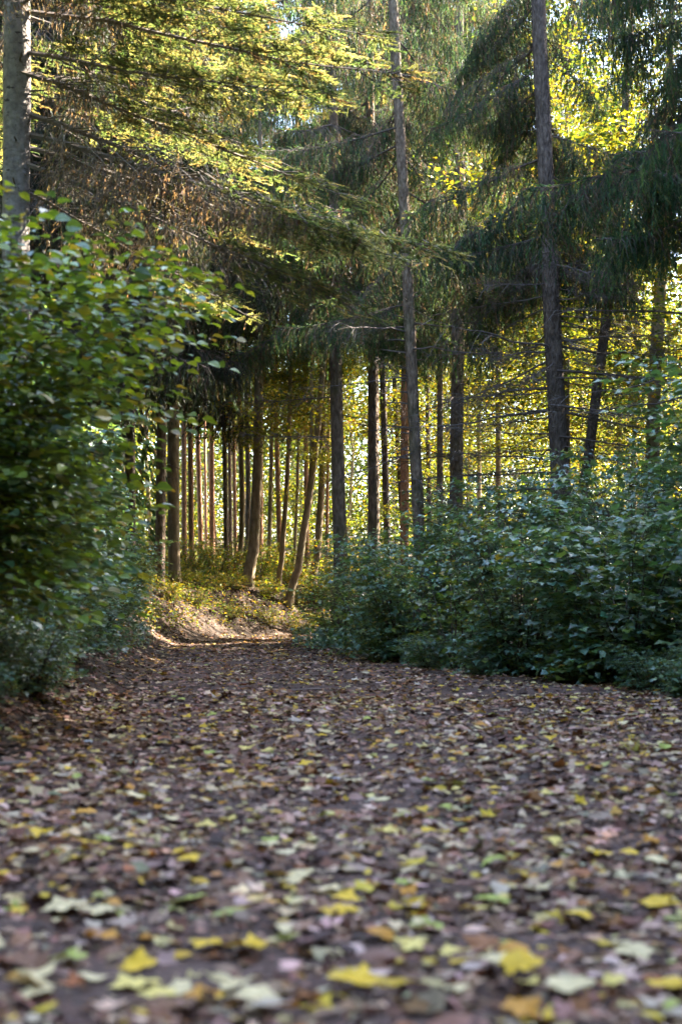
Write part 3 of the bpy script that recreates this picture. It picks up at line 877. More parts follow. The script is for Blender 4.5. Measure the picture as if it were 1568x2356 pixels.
for i, (lab, px, w, d, mt) in enumerate(DEC):
    root, P, rd = add_tree('beech_tree' if i not in (3, 4, 7) else 'spruce_tree', lab, GRP_DEC, px, w, d, 27 if i in (3, 4, 7) else 18, mt, sides=12)
    tr = root
    for z in G.uniform(4, 12, 7):
        az = G.uniform(0, 6.28)
        place_bough(root, P, z, az, G.uniform(-0.6, -0.1), G.uniform(0.8, 1.4), DEAD[G.integers(5)], 0, 'branch')
        c = link('leafy_spray', SPRAYS[G.integers(3)], root); c.location = [float(v) for v in trunk_at(P, z) + np.array([math.cos(az), math.sin(az), 0.2]) * 1.7]
        c.rotation_euler = (0, 0, G.uniform(0, 6)); c['kind'] = 'stuff'; s_ = G.uniform(1.2, 2.0); c.scale = (s_, s_, s_)
    for k_ in (9.0, 14.0):
        c = link('crown', CROWNS[(i + int(k_)) % 4], root); c.location = [float(v) for v in trunk_at(P, min(17, k_ + G.uniform(-1, 2)))]
        c['kind'] = 'stuff'; c.rotation_euler = (0, 0, G.uniform(0, 6)); c.scale = (1.25, 1.25, 1.1)
    if i in (3, 4, 7):
        spruce_boughs(root, P, 11.5, 25, 0.62, 4.0, 3.2, 3, G)
    if i > 1:
        c = link('crown', CROWNS[i % 4], root); c.location = [float(v) for v in trunk_at(P, 6.5)]; c.scale = (0.9, 0.9, 0.7)
        c.rotation_euler = (0, 0, G.uniform(0, 6)); c['kind'] = 'stuff'

# --- the far wood that closes the view: stems and leaf masses that read as one
def far_wood(y0, y1, xr, H0, n_cl, leaf, pals, seed, label, nstem=26, sp=(0.75, 0.22)):
    g = np.random.default_rng(seed)
    mb = MB()
    for i in range(nstem):
        x = g.uniform(*xr); y = g.uniform(y0, y1)
        z = gz(x, y); H = H0 * g.uniform(0.8, 1.1)
        mb.tube(np.array([(x, y, z - 0.2), (x + g.normal(0, .3), y, z + H * 0.5), (x + g.normal(0, .6), y, z + H)]), [g.uniform(.08, .16), .08, .03], (0.15, 0.12, 0.09), 6, 1)
    xs = g.uniform(*xr, n_cl); ys = g.uniform(y0, y1, n_cl)
    zg = ground_z(xs, ys)
    for x, y, z in zip(xs, ys, zg):
        zc = z + H0 * g.uniform(0.02, 1.0) ** 1.15 * (0.85 + 0.15 * math.sin(x * 0.7))
        c = np.array([x, y, zc])
        k = 46
        p = c + g.normal(0, 1, (k, 3)) * np.array([sp[0], 0.6, sp[1]])
        p[:, 2] = np.maximum(p[:, 2], z + 0.1)
        d = norm(g.normal(0, 1, (k, 3)) * np.array([1, 1, 0.35]) + np.array([0, 0, -0.25]))
        nr = g.normal(0, 0.5, (k, 3)) + np.array([0, 0, 1.0])
        mb.inst(*T_QUAD, p, d, nr, leaf * g.uniform(0.6, 1.25, k), pick(pals[g.integers(len(pals))], k, 0.3, g))
    o = mb.build('far_wood', [M_GLOW, M_BEECH])
    tag(o, label, 'woodland', None, 'stuff')


far_wood(66, 69, (-24, 26), 11, 1300, 0.16, [BACK, YEL, GRN], 900, 'nearer belt of sunlit yellow green leaves behind the slender trunks')
far_wood(83, 87, (-28, 36), 17, 4000, 0.22, [BACK, BACK, GRN], 901, 'middle belt of sunlit leafy wood behind the slender trunks', sp=(1.0, 0.32))
far_wood(104, 109, (-34, 44), 23, 5200, 0.34, [BACK], 902, 'farthest belt of leafy wood closing the view', sp=(1.5, 0.6))


def dark_wood():
    g = np.random.default_rng(903)
    mb = MB()
    for i in range(22):
        y = g.uniform(46, 58); x = g.uniform(-21, -0.155 * y)
        z = gz(x, y); H = g.uniform(15, 20)
        mb.tube(np.array([(x, y, z - 0.2), (x, y, z + H * 0.5), (x, y, z + H)]), [.16, .11, .03], (0.1, 0.08, 0.07), 7, 1)
        for zc in np.arange(0.8, H, 0.5):
            R = 2.4 * (1 - (zc / H) ** 1.8) + 0.3; k = 55
            a = g.uniform(0, 6.28, k); r = R * np.sqrt(g.uniform(0, 1, k))
            p = np.column_stack([x + r * np.cos(a), y + r * np.sin(a), z + zc - 0.2 * r + g.normal(0, .15, k)])
            d = np.column_stack([0.5 * np.cos(a), 0.5 * np.sin(a), np.full(k, -1.0)]) + g.normal(0, .3, (k, 3))
            mb.inst(*T_QUAD, p, d, g.normal(0, 0.6, (k, 3)) + np.array([0, -0.6, 0.5]), np.column_stack([np.full(k, .22), g.uniform(.25, .6, k), np.ones(k)]), pick(GREEN_N, k, 0.3, g))
    o = mb.build('dark_wood', [M_NEEDLE, M_SPRUCE])
    tag(o, 'dark conifer wood behind the bushes on the left bank', 'woodland', None, 'stuff')


dark_wood()
# --- the wood beside the path out of view on the right, whose shade falls over the path
def side_wood(name, label, spots, seed):
    g = np.random.default_rng(seed)
    mb = MB()
    for x, y in spots(g):
        z = gz(x, y); H = g.uniform(17, 21) + 0.12 * max(0, abs(x) - 9)
        mb.tube(np.array([(x, y, z - 0.2), (x, y, z + H * 0.5), (x, y, z + H)]), [.2, .14, .03], (0.12, 0.1, 0.085), 8, 1)
        for zc in np.arange(1.2, H, 0.7):
            R = 3.1 * (1 - (zc / H) ** 2.2) + 0.3
            k = 60
            a = g.uniform(0, 6.28, k); r = R * np.sqrt(g.uniform(0, 1, k))
            p = np.column_stack([x + r * np.cos(a), y + r * np.sin(a), z + zc - 0.25 * r + g.normal(0, .2, k)])
            d = np.column_stack([np.cos(a), np.sin(a), np.full(k, -0.6)]) + g.normal(0, .4, (k, 3))
            mb.inst(*T_QUAD, p, d, g.normal(0, 0.6, (k, 3)) + np.array([0, 0, 1.0]), np.column_stack([np.full(k, .55), g.uniform(.5, 1.0, k), np.ones(k)]), pick(GREEN_N, k, 0.3, g))
    o = mb.build(name, [M_NEEDLE, M_SPRUCE])
    tag(o, label, 'woodland', None, 'stuff')


def right_spots(g):
    for i in range(43):
        y = g.uniform(-12, 46)
        yield max(7.5, 0.27 * y + 4.0) + g.uniform(0, 9), y
    for i in range(8):  # sparse trees out of view, added to dapple the bank with shade
        y = g.uniform(46, 52.5)
        yield 0.27 * y + 4.0 + g.uniform(0, 10), y


def rear_spots(g):  # unseen surrounding wood, added to hold back low sky light
    for i in range(34):
        y = g.uniform(-6, 42)
        yield -max(8.5, 0.27 * y + 4.0) - g.uniform(0, 9), y
    for i in range(22):
        yield g.uniform(-18, 16), g.uniform(-27, -13)


side_wood('side_wood', 'dense dark spruce wood standing right of the path, shading it', right_spots, 904)
side_wood('side_wood', 'unseen dark spruce wood left of the path and behind the viewer', rear_spots, 905)

# ------------------------------------------------------------------ shrubs
def shrub_parts(seed, H, R, nst, leaf, twigs, templ, per=9, rise=0.2, upright=0.6, layered=0.35, low=0.12, squash=1.0):
    """stems, twigs and leaf frames of one shrub round its base"""
    g = np.random.default_rng(seed)
    stems, tw0, tw1, pos, dr, nr, sz = [], [], [], [], [], [], []
    for s in range(nst):
        az = s / nst * 2 * np.pi + g.uniform(-0.5, 0.5)
        reach = R * g.uniform(0.25, 0.85); hh_ = H * g.uniform(0.7, 1.0)
        t_ = np.linspace(0, 1, 8)
        b0 = np.array([math.cos(az), math.sin(az), 0]) * 0.12
        pts = np.column_stack([b0[0] + math.cos(az) * reach * t_ ** (1 + upright), b0[1] + math.sin(az) * reach * t_ ** (1 + upright), hh_ * (t_ - 0.12 * t_ ** 3) / 0.88])
        pts[1:, :2] += np.cumsum(g.normal(0, 0.02 * R, (7, 2)), 0)
        stems.append(pts)
        for _ in range(twigs):
            tt = g.uniform(low, 1.0)
            p = along(pts, tt)
            a2 = az + g.normal(0, 1.25)
            l = R * g.uniform(0.22, 0.58) * (1.15 - 0.55 * tt)
            dv = norm(np.array([math.cos(a2), math.sin(a2), rise + g.normal(0, 0.12)]))
            q = p + dv * l; q[2] -= 0.12 * l
            tw0.append(p); tw1.append(q)
            side = np.cross(dv, [0, 0, 1.0])
            n = max(3, int(per * l / (R * 0.4)))
            plane = np.array([0, 0, 1.0]) + g.normal(0, layered * 0.5, 3)
            for k in range(n):
                u = (k + 0.6) / n
                sd = 1 if k % 2 else -1
                pos.append(p + (q - p) * u + g.normal(0, 0.012, 3))
                dd_ = dv * g.uniform(0.3, 1.0) + side * sd * g.uniform(0.5, 1.1) + np.array([0, 0, -0.22 + g.normal(0, 0.15)])
                if k == n - 1:
                    dd_ = dv + np.array([0, 0, -0.2])
                dr.append(dd_); nr.append(plane + g.normal(0, layered, 3)); sz.append(leaf * g.uniform(0.55, 1.2))
    return stems, np.array(tw0), np.array(tw1), np.array(pos), np.array(dr), np.array(nr), np.array(sz)


SHEEN_GREEN = [(5, (0.09, 0.18, 0.135)), (4, (0.13, 0.22, 0.168)), (2.5, (0.13, 0.20, 0.08)), (1.0, (0.19, 0.24, 0.05)), (0.4, (0.29, 0.22, 0.05))]  # bluer, brighter leaf tints stand in for sky sheen
HAZEL = [(4, (0.095, 0.165, 0.035)), (4, (0.145, 0.22, 0.035)), (4, (0.21, 0.27, 0.035)), (1.2, (0.23, 0.22, 0.035)), (0.4, (0.28, 0.2, 0.04)), (2.5, (0.055, 0.115, 0.055))]
BANKY = [(4, (0.16, 0.19, 0.035)), (3, (0.25, 0.21, 0.035)), (2, (0.33, 0.2, 0.03)), (3, (0.09, 0.14, 0.03))]


def shrub_wood(stems, tw0, tw1, r0=0.014):
    w = MB()
    for s in stems:
        w.tube(s, r0 * (1.1 - np.linspace(0, 1, len(s))), (0.10, 0.08, 0.06), 5)
    strips(w, tw0, tw1, 0.008, (0.10, 0.075, 0.055))
    return w


def shrub_meshes(seed, H, R, nst, leaf, twigs, templ, pal, mat, **kw):
    st, a, b_, pos, dr, nr, sz = shrub_parts(seed, H, R, nst, leaf, twigs, templ, **kw)
    w = shrub_wood(st, a, b_).mesh('stems', [M_TWIG], True)
    g = np.random.default_rng(seed + 1)
    f = MB(); f.inst(*templ, pos, dr, nr, sz, pick(pal, len(pos), 0.3, g))
    return w, f.mesh('foliage', [mat])


def leaf_shapes(templ, pal, mat, n, seed):
    """shared single-leaf meshes, one per tint"""
    g = np.random.default_rng(seed); out = []
    cols = pick(pal, n, 0.25, g)
    for c in cols:
        f = MB(); f.raw(templ[0], templ[1], c); out.append(f.mesh('leaf', [mat]))
    return out


def single_leaf_shrub(name, label, group, loc, parts, templ, pal, shapes, mat, n_single=300, r0=0.014, seed=0):
    """a shrub near the camera: its 300 leaves nearest the viewer are parts, the rest one mass"""
    st, a, b_, pos, dr, nr, sz = parts
    root = empty(name, loc)
    tag(root, label, 'shrub', group)
    shrub_wood(st, a, b_, r0).build('stems', [M_TWIG], root, True)
    wpos = pos + np.array(loc)
    dist = wpos[:, 1] - 0.15 * wpos[:, 2]
    inview = (np.abs(wpos[:, 0] / np.maximum(wpos[:, 1], 0.1)) < 0.24)
    score = np.where(inview, dist, dist + 50)
    idx = np.argsort(score)
    near, rest = idx[:n_single], idx[n_single:]
    g = np.random.default_rng(seed)
    f = MB(); f.inst(*templ, pos[rest], dr[rest], nr[rest], sz[rest], pick(pal, len(rest), 0.3, g))
    fo = f.build('foliage', [mat], root); fo['kind'] = 'stuff'
    y = norm(dr[near]); x = norm(np.cross(y, nr[near])); z = np.cross(x, y)
    for k, i in enumerate(near):
        o = link('leaf', shapes[g.integers(len(shapes))], root)
        s = float(sz[i])
        m = Matrix(((x[k, 0] * s, y[k, 0] * s, z[k, 0] * s, pos[i, 0]), (x[k, 1] * s, y[k, 1] * s, z[k, 1] * s, pos[i, 1]),
                    (x[k, 2] * s, y[k, 2] * s, z[k, 2] * s, pos[i, 2]), (0, 0, 0, 1)))
        o.matrix_local = m
    return root


HZ_LEAF = leaf_shapes(T_OVAL, HAZEL, M_LEAF, 14, 50)
MP_LEAF = leaf_shapes(T_LOBED, SHEEN_GREEN, M_LEAF, 14, 51)

GRP_R = 'leafy shrubs along the right side of the path'
GRP_L = 'leafy shrubs on the left bank'

# the tall bush close on the left
bx, by = -2.75, 9.4
single_leaf_shrub('hazel_bush', 'tall near bush with rounded yellow green leaves filling the left side', GRP_L, (bx, by, gz(bx, by) - 0.05),
                  shrub_parts(60, 3.05, 2.3, 27, 0.10, 62, T_OVAL, per=11, rise=0.08, upright=0.3, layered=0.32, low=0.17), T_OVAL, HAZEL, HZ_LEAF, M_LEAF, 300, 0.02, 61)
# the three saplings nearest on the right
for i, (x, y, H, R, lab) in enumerate([
        (4.6, 14.8, 3.6, 1.9, 'tallest maple shrub at the right edge, standing over the path corner'),
        (3.3, 16.6, 2.35, 1.5, 'maple shrub at the path edge, left of the tallest shrub on the right'),
        (4.35, 13.0, 2.1, 1.3, 'nearest dark leafy shrub at the right edge, low over the litter')]):
    single_leaf_shrub('maple_shrub', lab, GRP_R, (x, y, gz(x, y) - 0.05),
                      shrub_parts(70 + i, H, R, 14, 0.11, 36, T_LOBED, per=10, rise=0.12, upright=0.3, layered=0.24, low=0.06), T_LOBED, SHEEN_GREEN, MP_LEAF, M_LEAF, 300, 0.014, 75 + i)

SHR = [shrub_meshes(80 + i, 2.0, 1.35, 14, 0.10, 34, T_LOBED_S, SHEEN_GREEN, M_LEAF, per=10, layered=0.24, rise=0.12, upright=0.35, low=0.05) for i in range(4)]
SHO = [shrub_meshes(90 + i, 1.7, 1.2, 13, 0.085, 32, T_SMALL, SHEEN_GREEN, M_LEAF, per=10, rise=0.12, upright=0.35, low=0.05) for i in range(3)]
SHG = [shrub_meshes(110 + i, 1.5, 1.15, 9, 0.095, 18, T_LOBED_S, [(3, (0.08, 0.15, 0.06)), (3, (0.12, 0.18, 0.05)), (2, (0.18, 0.22, 0.05)), (1, (0.25, 0.23, 0.05))], M_LEAF, per=8, rise=0.2, upright=0.5, low=0.1) for i in range(2)]  # looser shrubs with sunlit yellow green put into the leaf tints
SHB = [shrub_meshes(95 + i, 1.0, 0.95, 9, 0.085, 18, T_SMALL, BANKY, M_GLOW, per=9, rise=0.15, upright=0.4, low=0.05) for i in range(3)]


def put_shrub(name, label, group, x, y, s, var, sz=1.0):
    root = empty(name, (x, y, gz(x, y) - 0.04), G.uniform(0, 6.28))
    tag(root, label, 'shrub', group)
    root.scale = (s, s, s * sz)
    link('stems', var[0], root)
    f = link('foliage', var[1], root); f['kind'] = 'stuff'
    return root


RIGHT = [  # x, y, scale, height scale, variant, label
    (2.35, 18.6, 0.95, 0.95, 0, 'low maple shrub bulging over the right path edge before the near dark spruce'),
    (1.75, 20.8, 1.05, 0.95, 8, 'maple shrub at the path edge under the near dark spruce stem'),
    (1.05, 23.6, 0.95, 1.0, 2, 'maple shrub at the path edge where the path narrows'),
    (0.55, 26.4, 1.0, 0.85, 7, 'rounded maple shrub right of the path mouth'),
    (0.2, 29.2, 1.0, 0.95, 8, 'yellowing shrub at the corner where the path slips behind leaves'),
    (-0.1, 31.8, 1.0, 0.85, 7, 'small fine leaved shrub at the foot of the stout spruce'),
    (3.9, 19.4, 1.05, 1.1, 1, 'blue green maple shrub in the second row right of the near spruce'),
    (3.1, 22.2, 1.1, 1.15, 7, 'blue green maple shrub behind the path edge row, below the broad brown trunk'),
    (2.2, 25.0, 1.0, 1.1, 3, 'leafy shrub between near dark spruce and grey spruce trunk'),
    (1.5, 28.0, 1.1, 1.2, 8, 'light green shrub catching light below the grey spruce trunk'),
    (0.9, 31.2, 1.1, 1.2, 7, 'pale shrub with upright shoots right of the stout spruce'),
    (5.4, 18.2, 1.2, 1.2, 3, 'tall maple shrub below the thickest spruce trunk'),
    (4.9, 21.6, 1.15, 1.2, 4, 'shrub crest hiding the foot of the thickest spruce'),
    (4.0, 25.0, 1.15, 1.2, 4, 'fine leaved shrub below the broad pale brown trunk'),
    (3.0, 28.6, 1.1, 1.2, 2, 'shrub seen over the front rows between grey and brown trunks'),
    (6.3, 16.2, 1.3, 1.45, 2, 'high arching shrub near the right edge behind the tallest one'),
    (6.6, 20.5, 1.25, 1.3, 1, 'tall shrub right of the thickest spruce trunk'),
    (6.0, 24.5, 1.2, 1.2, 5, 'back row shrub under the leaning dark stem'),
    (5.0, 29.5, 1.2, 1.2, 3, 'back row shrub left of the leaning dark stem, in dappled light'),
    (7.6, 23.5, 1.3, 1.3, 0, 'back row shrub before the blurred grey trunk'),
    (0.55, 33.2, 1.0, 1.1, 6, 'fine leaved shrub close right of the stout spruce foot'),
    (2.75, 17.0, 0.42, 0.6, 7, 'knee high pale green plant spilling onto the right path edge'),
    (1.95, 18.9, 0.4, 0.6, 4, 'knee high dark plant at the right path edge'),
    (1.3, 20.9, 0.42, 0.6, 5, 'small plant at the path edge before the light maple shrub'),
    (0.6, 23.4, 0.45, 0.6, 8, 'small pale plant where the path narrows on the right'),
    (3.3, 15.3, 0.4, 0.6, 6, 'low fine leaved plant on the litter right of the path'),
    (3.75, 14.0, 0.38, 0.6, 4, 'low plant before the tallest maple shrub'),
    (3.3, 13.4, 0.3, 0.55, 0, 'little maple seedling clump on the litter near the right edge'),
]
for x, y, s, hz, v, lab in RIGHT:
    put_shrub('maple_shrub' if v < 4 or v > 6 else 'dogwood_shrub', lab, GRP_R, x, y, s * 1.08, SHG[v - 7] if v > 6 else SHR[v] if v < 4 else SHO[v - 4], hz * 1.22)
LEFT = [
    (-3.55, 12.0, 1.15, 1.5, 4, 'blue green bush just beyond the tall near bush on the left'),
    (-3.6, 14.2, 1.1, 1.35, 5, 'bush on the left bank reaching its leaves toward the path opening'),
    (-3.75, 16.6, 1.15, 1.35, 6, 'bush on the left bank below the dark spruce trunk'),
    (-3.95, 19.4, 1.15, 1.25, 0, 'lobed leaved bush farther along the left bank'),
    (-4.15, 22.6, 1.1, 1.2, 4, 'bush farther up the left bank, nearly touching the opening'),
    (-4.35, 26.0, 1.0, 1.1, 5, 'bush before the foot of the dark spruce left of the opening'),
    (-4.6, 30.0, 0.95, 1.0, 6, 'low bush where the left bank meets the sunlit bend'),
    (-5.4, 13.5, 1.3, 1.25, 1, 'tall bush behind the near bush, mostly hidden by it'),
    (-3.3, 11.0, 0.7, 0.8, 6, 'low dark bush over the littered foot of the left bank'),
    (-3.4, 8.6, 0.6, 0.7, 5, 'low bush under the tall near bush at the left edge'),
    (-5.3, 20.0, 1.3, 1.6, 6, 'tall bush on top of the left bank before the fir'),
    (-5.6, 24.5, 1.2, 1.5, 1, 'tall lobed leaved bush up the left bank, in deep shade'),
    (-5.7, 29.5, 1.2, 1.4, 4, 'bush up the bank left of the dark spruce foot'),
    (-2.3, 8.3, 0.36, 0.8, 4, 'small bramble clump trailing onto the litter at the left edge'),
    (-2.45, 9.7, 0.4, 0.8, 6, 'small bramble clump at the bank foot under the near bush'),
    (-2.4, 11.0, 0.5, 0.8, 5, 'small leafy clump creeping down the left bank to the path'),
    (-2.75, 12.6, 0.7, 0.75, 5, 'low bush on the bank foot beyond the near bush'),
    (-2.95, 15.2, 0.75, 0.8, 6, 'low bush hanging over the left path edge'),
    (-3.2, 18.2, 0.75, 0.8, 4, 'low bush trailing down the left bank toward the bend'),
    (-4.2, 10.8, 1.2, 1.15, 2, 'tall lobed leaved bush filling in behind the near bush'),
]
for x, y, s, hz, v, lab in LEFT:
    put_shrub('maple_shrub' if v < 4 else 'dogwood_shrub', lab, GRP_L, x, y, s, SHR[v] if v < 4 else SHO[v - 4], hz)
# sunlit yellow saplings on the bank beyond the bend
GRP_B = 'yellow green saplings on the bank beyond the bend'
spots = [(-5.3, 36.5), (-4.75, 39.6), (-4.2, 41.2), (-3.3, 42.7), (-2.3, 43.9), (-1.2, 44.9), (0.0, 46.2), (-5.9, 41.5), (-4.9, 43.0), (-4.0, 44.0), (-3.3, 44.8), (-2.4, 45.6), (-1.5, 46.4), (-0.6, 47.2), (0.4, 48.2), (-6.3, 44.5), (-5.0, 46.0), (-4.1, 47.0), (-2.9, 48.2), (-1.7, 49.2), (0.2, 51.0),
         (-6.6, 48), (-5.2, 50), (-3.8, 52), (-2.2, 53), (-0.4, 55), (-7, 53), (-5, 56), (-3, 58), (-1, 60), (2.5, 52.5), (5, 54), (7.5, 55), (-5.6, 38.6), (-5.4, 34.5)]
words = ['low', 'spreading', 'small', 'bushy', 'thin', 'rounded', 'straggling']
where = ['under the thin reddish trunks', 'in front of the slim bending beech', 'round the foot of the large curved beech', 'between large curved beech and dark leaning beech',
         'at the foot of the pale forked beech', 'left of the stout spruce', 'above the littered slope', 'deep among the slender trunks']
seen = set()
for i, (x, y) in enumerate(spots):
    row = ['first', 'second', 'third', 'fourth'][min(3, max(0, int((y - 41) // 4)))]
    for j in range(60):
        lab = '%s yellowish sapling %s, %s row' % (words[(i + j) % 7], where[(i * 3 + i // 7 + j // 7) % 8], row)
        if lab not in seen:
            break
    seen.add(lab)
    put_shrub('sapling', lab, GRP_B, x, y, G.uniform(0.55, 0.95) * (1.0 if y < 47 else 1.5), SHB[i % 3], 0.9 if y < 47 else 1.3)

# ------------------------------------------------------------------ low ground cover
def cover(name, label, n, xr, yr, lat, hmax, size, pal, mat, templ, seed, thresh=0.0):
    g = np.random.default_rng(seed)
    x = g.uniform(*xr, n); y = g.uniform(*yr, n)
    d, hw = lateral(x, y)
    e = np.abs(d) - hw
    m = (e > lat[0]) & (e < lat[1]) & (np.sin(2.3 * x + 1.1 * y) + np.sin(1.7 * y - 2.9 * x + 1) + g.normal(0, .7, n) > thresh)
    x, y = x[m], y[m]
    if len(x) == 0:
        return
    z = ground_z(x, y) + g.uniform(0.02, hmax, len(x))
    k = len(x)
    dr = norm(g.normal(0, 1, (k, 3)) * np.array([1, 1, 0.4]) + np.array([0, -0.1, -0.1]))
    nr = np.array([0.1, -0.25, 1.0]) + g.normal(0, 0.45, (k, 3))
    mb = MB(); mb.inst(*templ, np.column_stack([x, y, z]), dr, nr, size * g.uniform(0.5, 1.3, k), pick(pal, k, 0.3, g))
    o = mb.build(name, [mat]); tag(o, label, 'ground cover', None, 'stuff')


DULL = [(4, (0.045, 0.09, 0.045)), (3, (0.07, 0.115, 0.055)), (2, (0.10, 0.14, 0.065)), (1, (0.13, 0.14, 0.05)), (1.2, (0.09, 0.06, 0.045))]
cover('ground_cover', 'brambles and ivy creeping over the left bank', 48000, (-7, -1.5), (5, 32), (0.3, 3.0), 0.45, 0.075, DULL, M_LEAF, T_LOBED_S, 1, 0.3)
cover('ground_cover', 'low broad leaved plants under the right shrubs', 26000, (-0.5, 8), (11, 34), (-0.05, 2.6), 0.35, 0.085, SHEEN_GREEN, M_LEAF, T_LOBED_S, 2, -0.6)
cover('ground_cover', 'leafy seedlings spilling onto the right path edge', 30000, (-1.2, 6), (12, 33), (-0.28, 0.9), 0.42, 0.085, SHEEN_GREEN, M_LEAF, T_LOBED_S, 4, -0.1)
cover('ground_cover', 'yellowing low plants over the bank beyond the bend', 80000, (-9, 8), (33, 66), (0.5, 22), 0.42, 0.10, BANKY, M_GLOW, T_SMALL, 3, -0.6)

# ------------------------------------------------------------------ fallen leaves
BROWN = [(5, (0.135, 0.062, 0.036)), (4, (0.21, 0.11, 0.07)), (4, (0.31, 0.19, 0.135)), (6, (0.058, 0.028, 0.019)), (2.6, (0.45, 0.31, 0.23)), (1.4, (0.24, 0.10, 0.035)), (0.8, (0.2, 0.17, 0.10))]
RUST = [(5, (0.085, 0.038, 0.017)), (4, (0.12, 0.055, 0.022)), (4, (0.05, 0.025, 0.014)), (2, (0.17, 0.09, 0.045)), (2, (0.05, 0.05, 0.016))]
BRIGHT = [(3, (0.46, 0.36, 0.15)), (2.6, (0.50, 0.33, 0.03)), (1.8, (0.42, 0.21, 0.03)), (2.6, (0.50, 0.375, 0.215)), (0.4, (0.30, 0.30, 0.08))]
FS = [fallen_shape(T_SMALL, np.random.default_rng(500 + i)) for i in range(7)]
FL = [fallen_shape(T_OVAL if i in (2, 6) else T_LOBED, np.random.default_rng(520 + i)) for i in range(8)]
FLS = [fallen_shape(T_LOBED_S, np.random.default_rng(540 + i)) for i in range(5)]


def lay(x, y):
    z = ground_z(x, y)
    e = 0.05
    nx = (z - ground_z(x + e, y)) / e; ny_ = (z - ground_z(x, y + e)) / e
    return z + 0.006, norm(np.stack([nx, ny_, np.ones_like(nx)], -1))


def litter():
    g = np.random.default_rng(600)
    mb = MB()
    bands = [(2.0, 7, 3.4, 27000, 0.070), (7, 14, 4.8, 42000, 0.072), (14, 24, 5.6, 24000, 0.075), (24, 34, 5.0, 14000, 0.085), (34, 50, 7.0, 24000, 0.10)]
    for y0, y1, hw_, n, size in bands:
        y = g.uniform(y0, y1, n)
        cx = np.interp(y, PL[:170, 1], PL[:170, 0]) if y1 < 40 else np.full(n, -2.0)
        x = cx + g.uniform(-hw_, hw_, n)
        # thinner in the trodden strips
        keep = g.random(n) < 0.72 + 0.28 * np.sin(1.9 * x + 0.8 * y) * np.sin(1.3 * y - 0.9 * x)
        x, y = x[keep], y[keep]
        z, nr = lay(x, y)
        k = len(x)
        nr = nr + g.normal(0, 0.26, (k, 3)) * np.array([1, 1, 0.2])
        dr = np.column_stack([g.normal(0, 1, k), g.normal(0, 1, k), g.normal(0, 0.12, k)])
        z = z + g.uniform(0, 0.012, k)
        pos = np.column_stack([x, y, z])
        s = size * g.uniform(0.4, 1.3, k) * np.where(g.random(k) < 0.08, 1.4, 1.0)
        which = g.integers(0, 10, k)
        bright = g.random(k) < 0.17
        cols = np.where(bright[:, None], pick(BRIGHT, k, 0.2, g) * 0.95, pick(BROWN if y1 < 40 else RUST, k, 0.35, g))
        for t_ in range(10):
            m = which == t_
            T = FS[t_] if t_ < 7 else FLS[t_ - 7]
            mb.inst(*T, pos[m], dr[m], nr[m], s[m], cols[m])
    n = 34000
    y = 2.3 + 9.0 * g.random(n) ** 1.3; x = np.interp(y, PL[:170, 1], PL[:170, 0]) * 0 + g.uniform(-1, 1, n) * (1.2 + 0.3 * y)
    z, nr = lay(x, y)
    mb.inst(*FS[0], np.column_stack([x, y, z + g.uniform(0, .008, n)]), np.column_stack([g.normal(0, 1, (n, 2)), g.normal(0, .15, n)]), nr + g.normal(0, .3, (n, 3)), np.column_stack([0.022 * g.uniform(.4, 1.4, n), 0.03 * g.uniform(.4, 1.6, n), np.full(n, .03)]), pick(BROWN, n, .4, g))
    o = mb.build('leaf_litter', [M_FALLEN])
    tag(o, 'brown leaf litter strewn over the path and its banks', 'leaf litter', None, 'stuff')


litter()


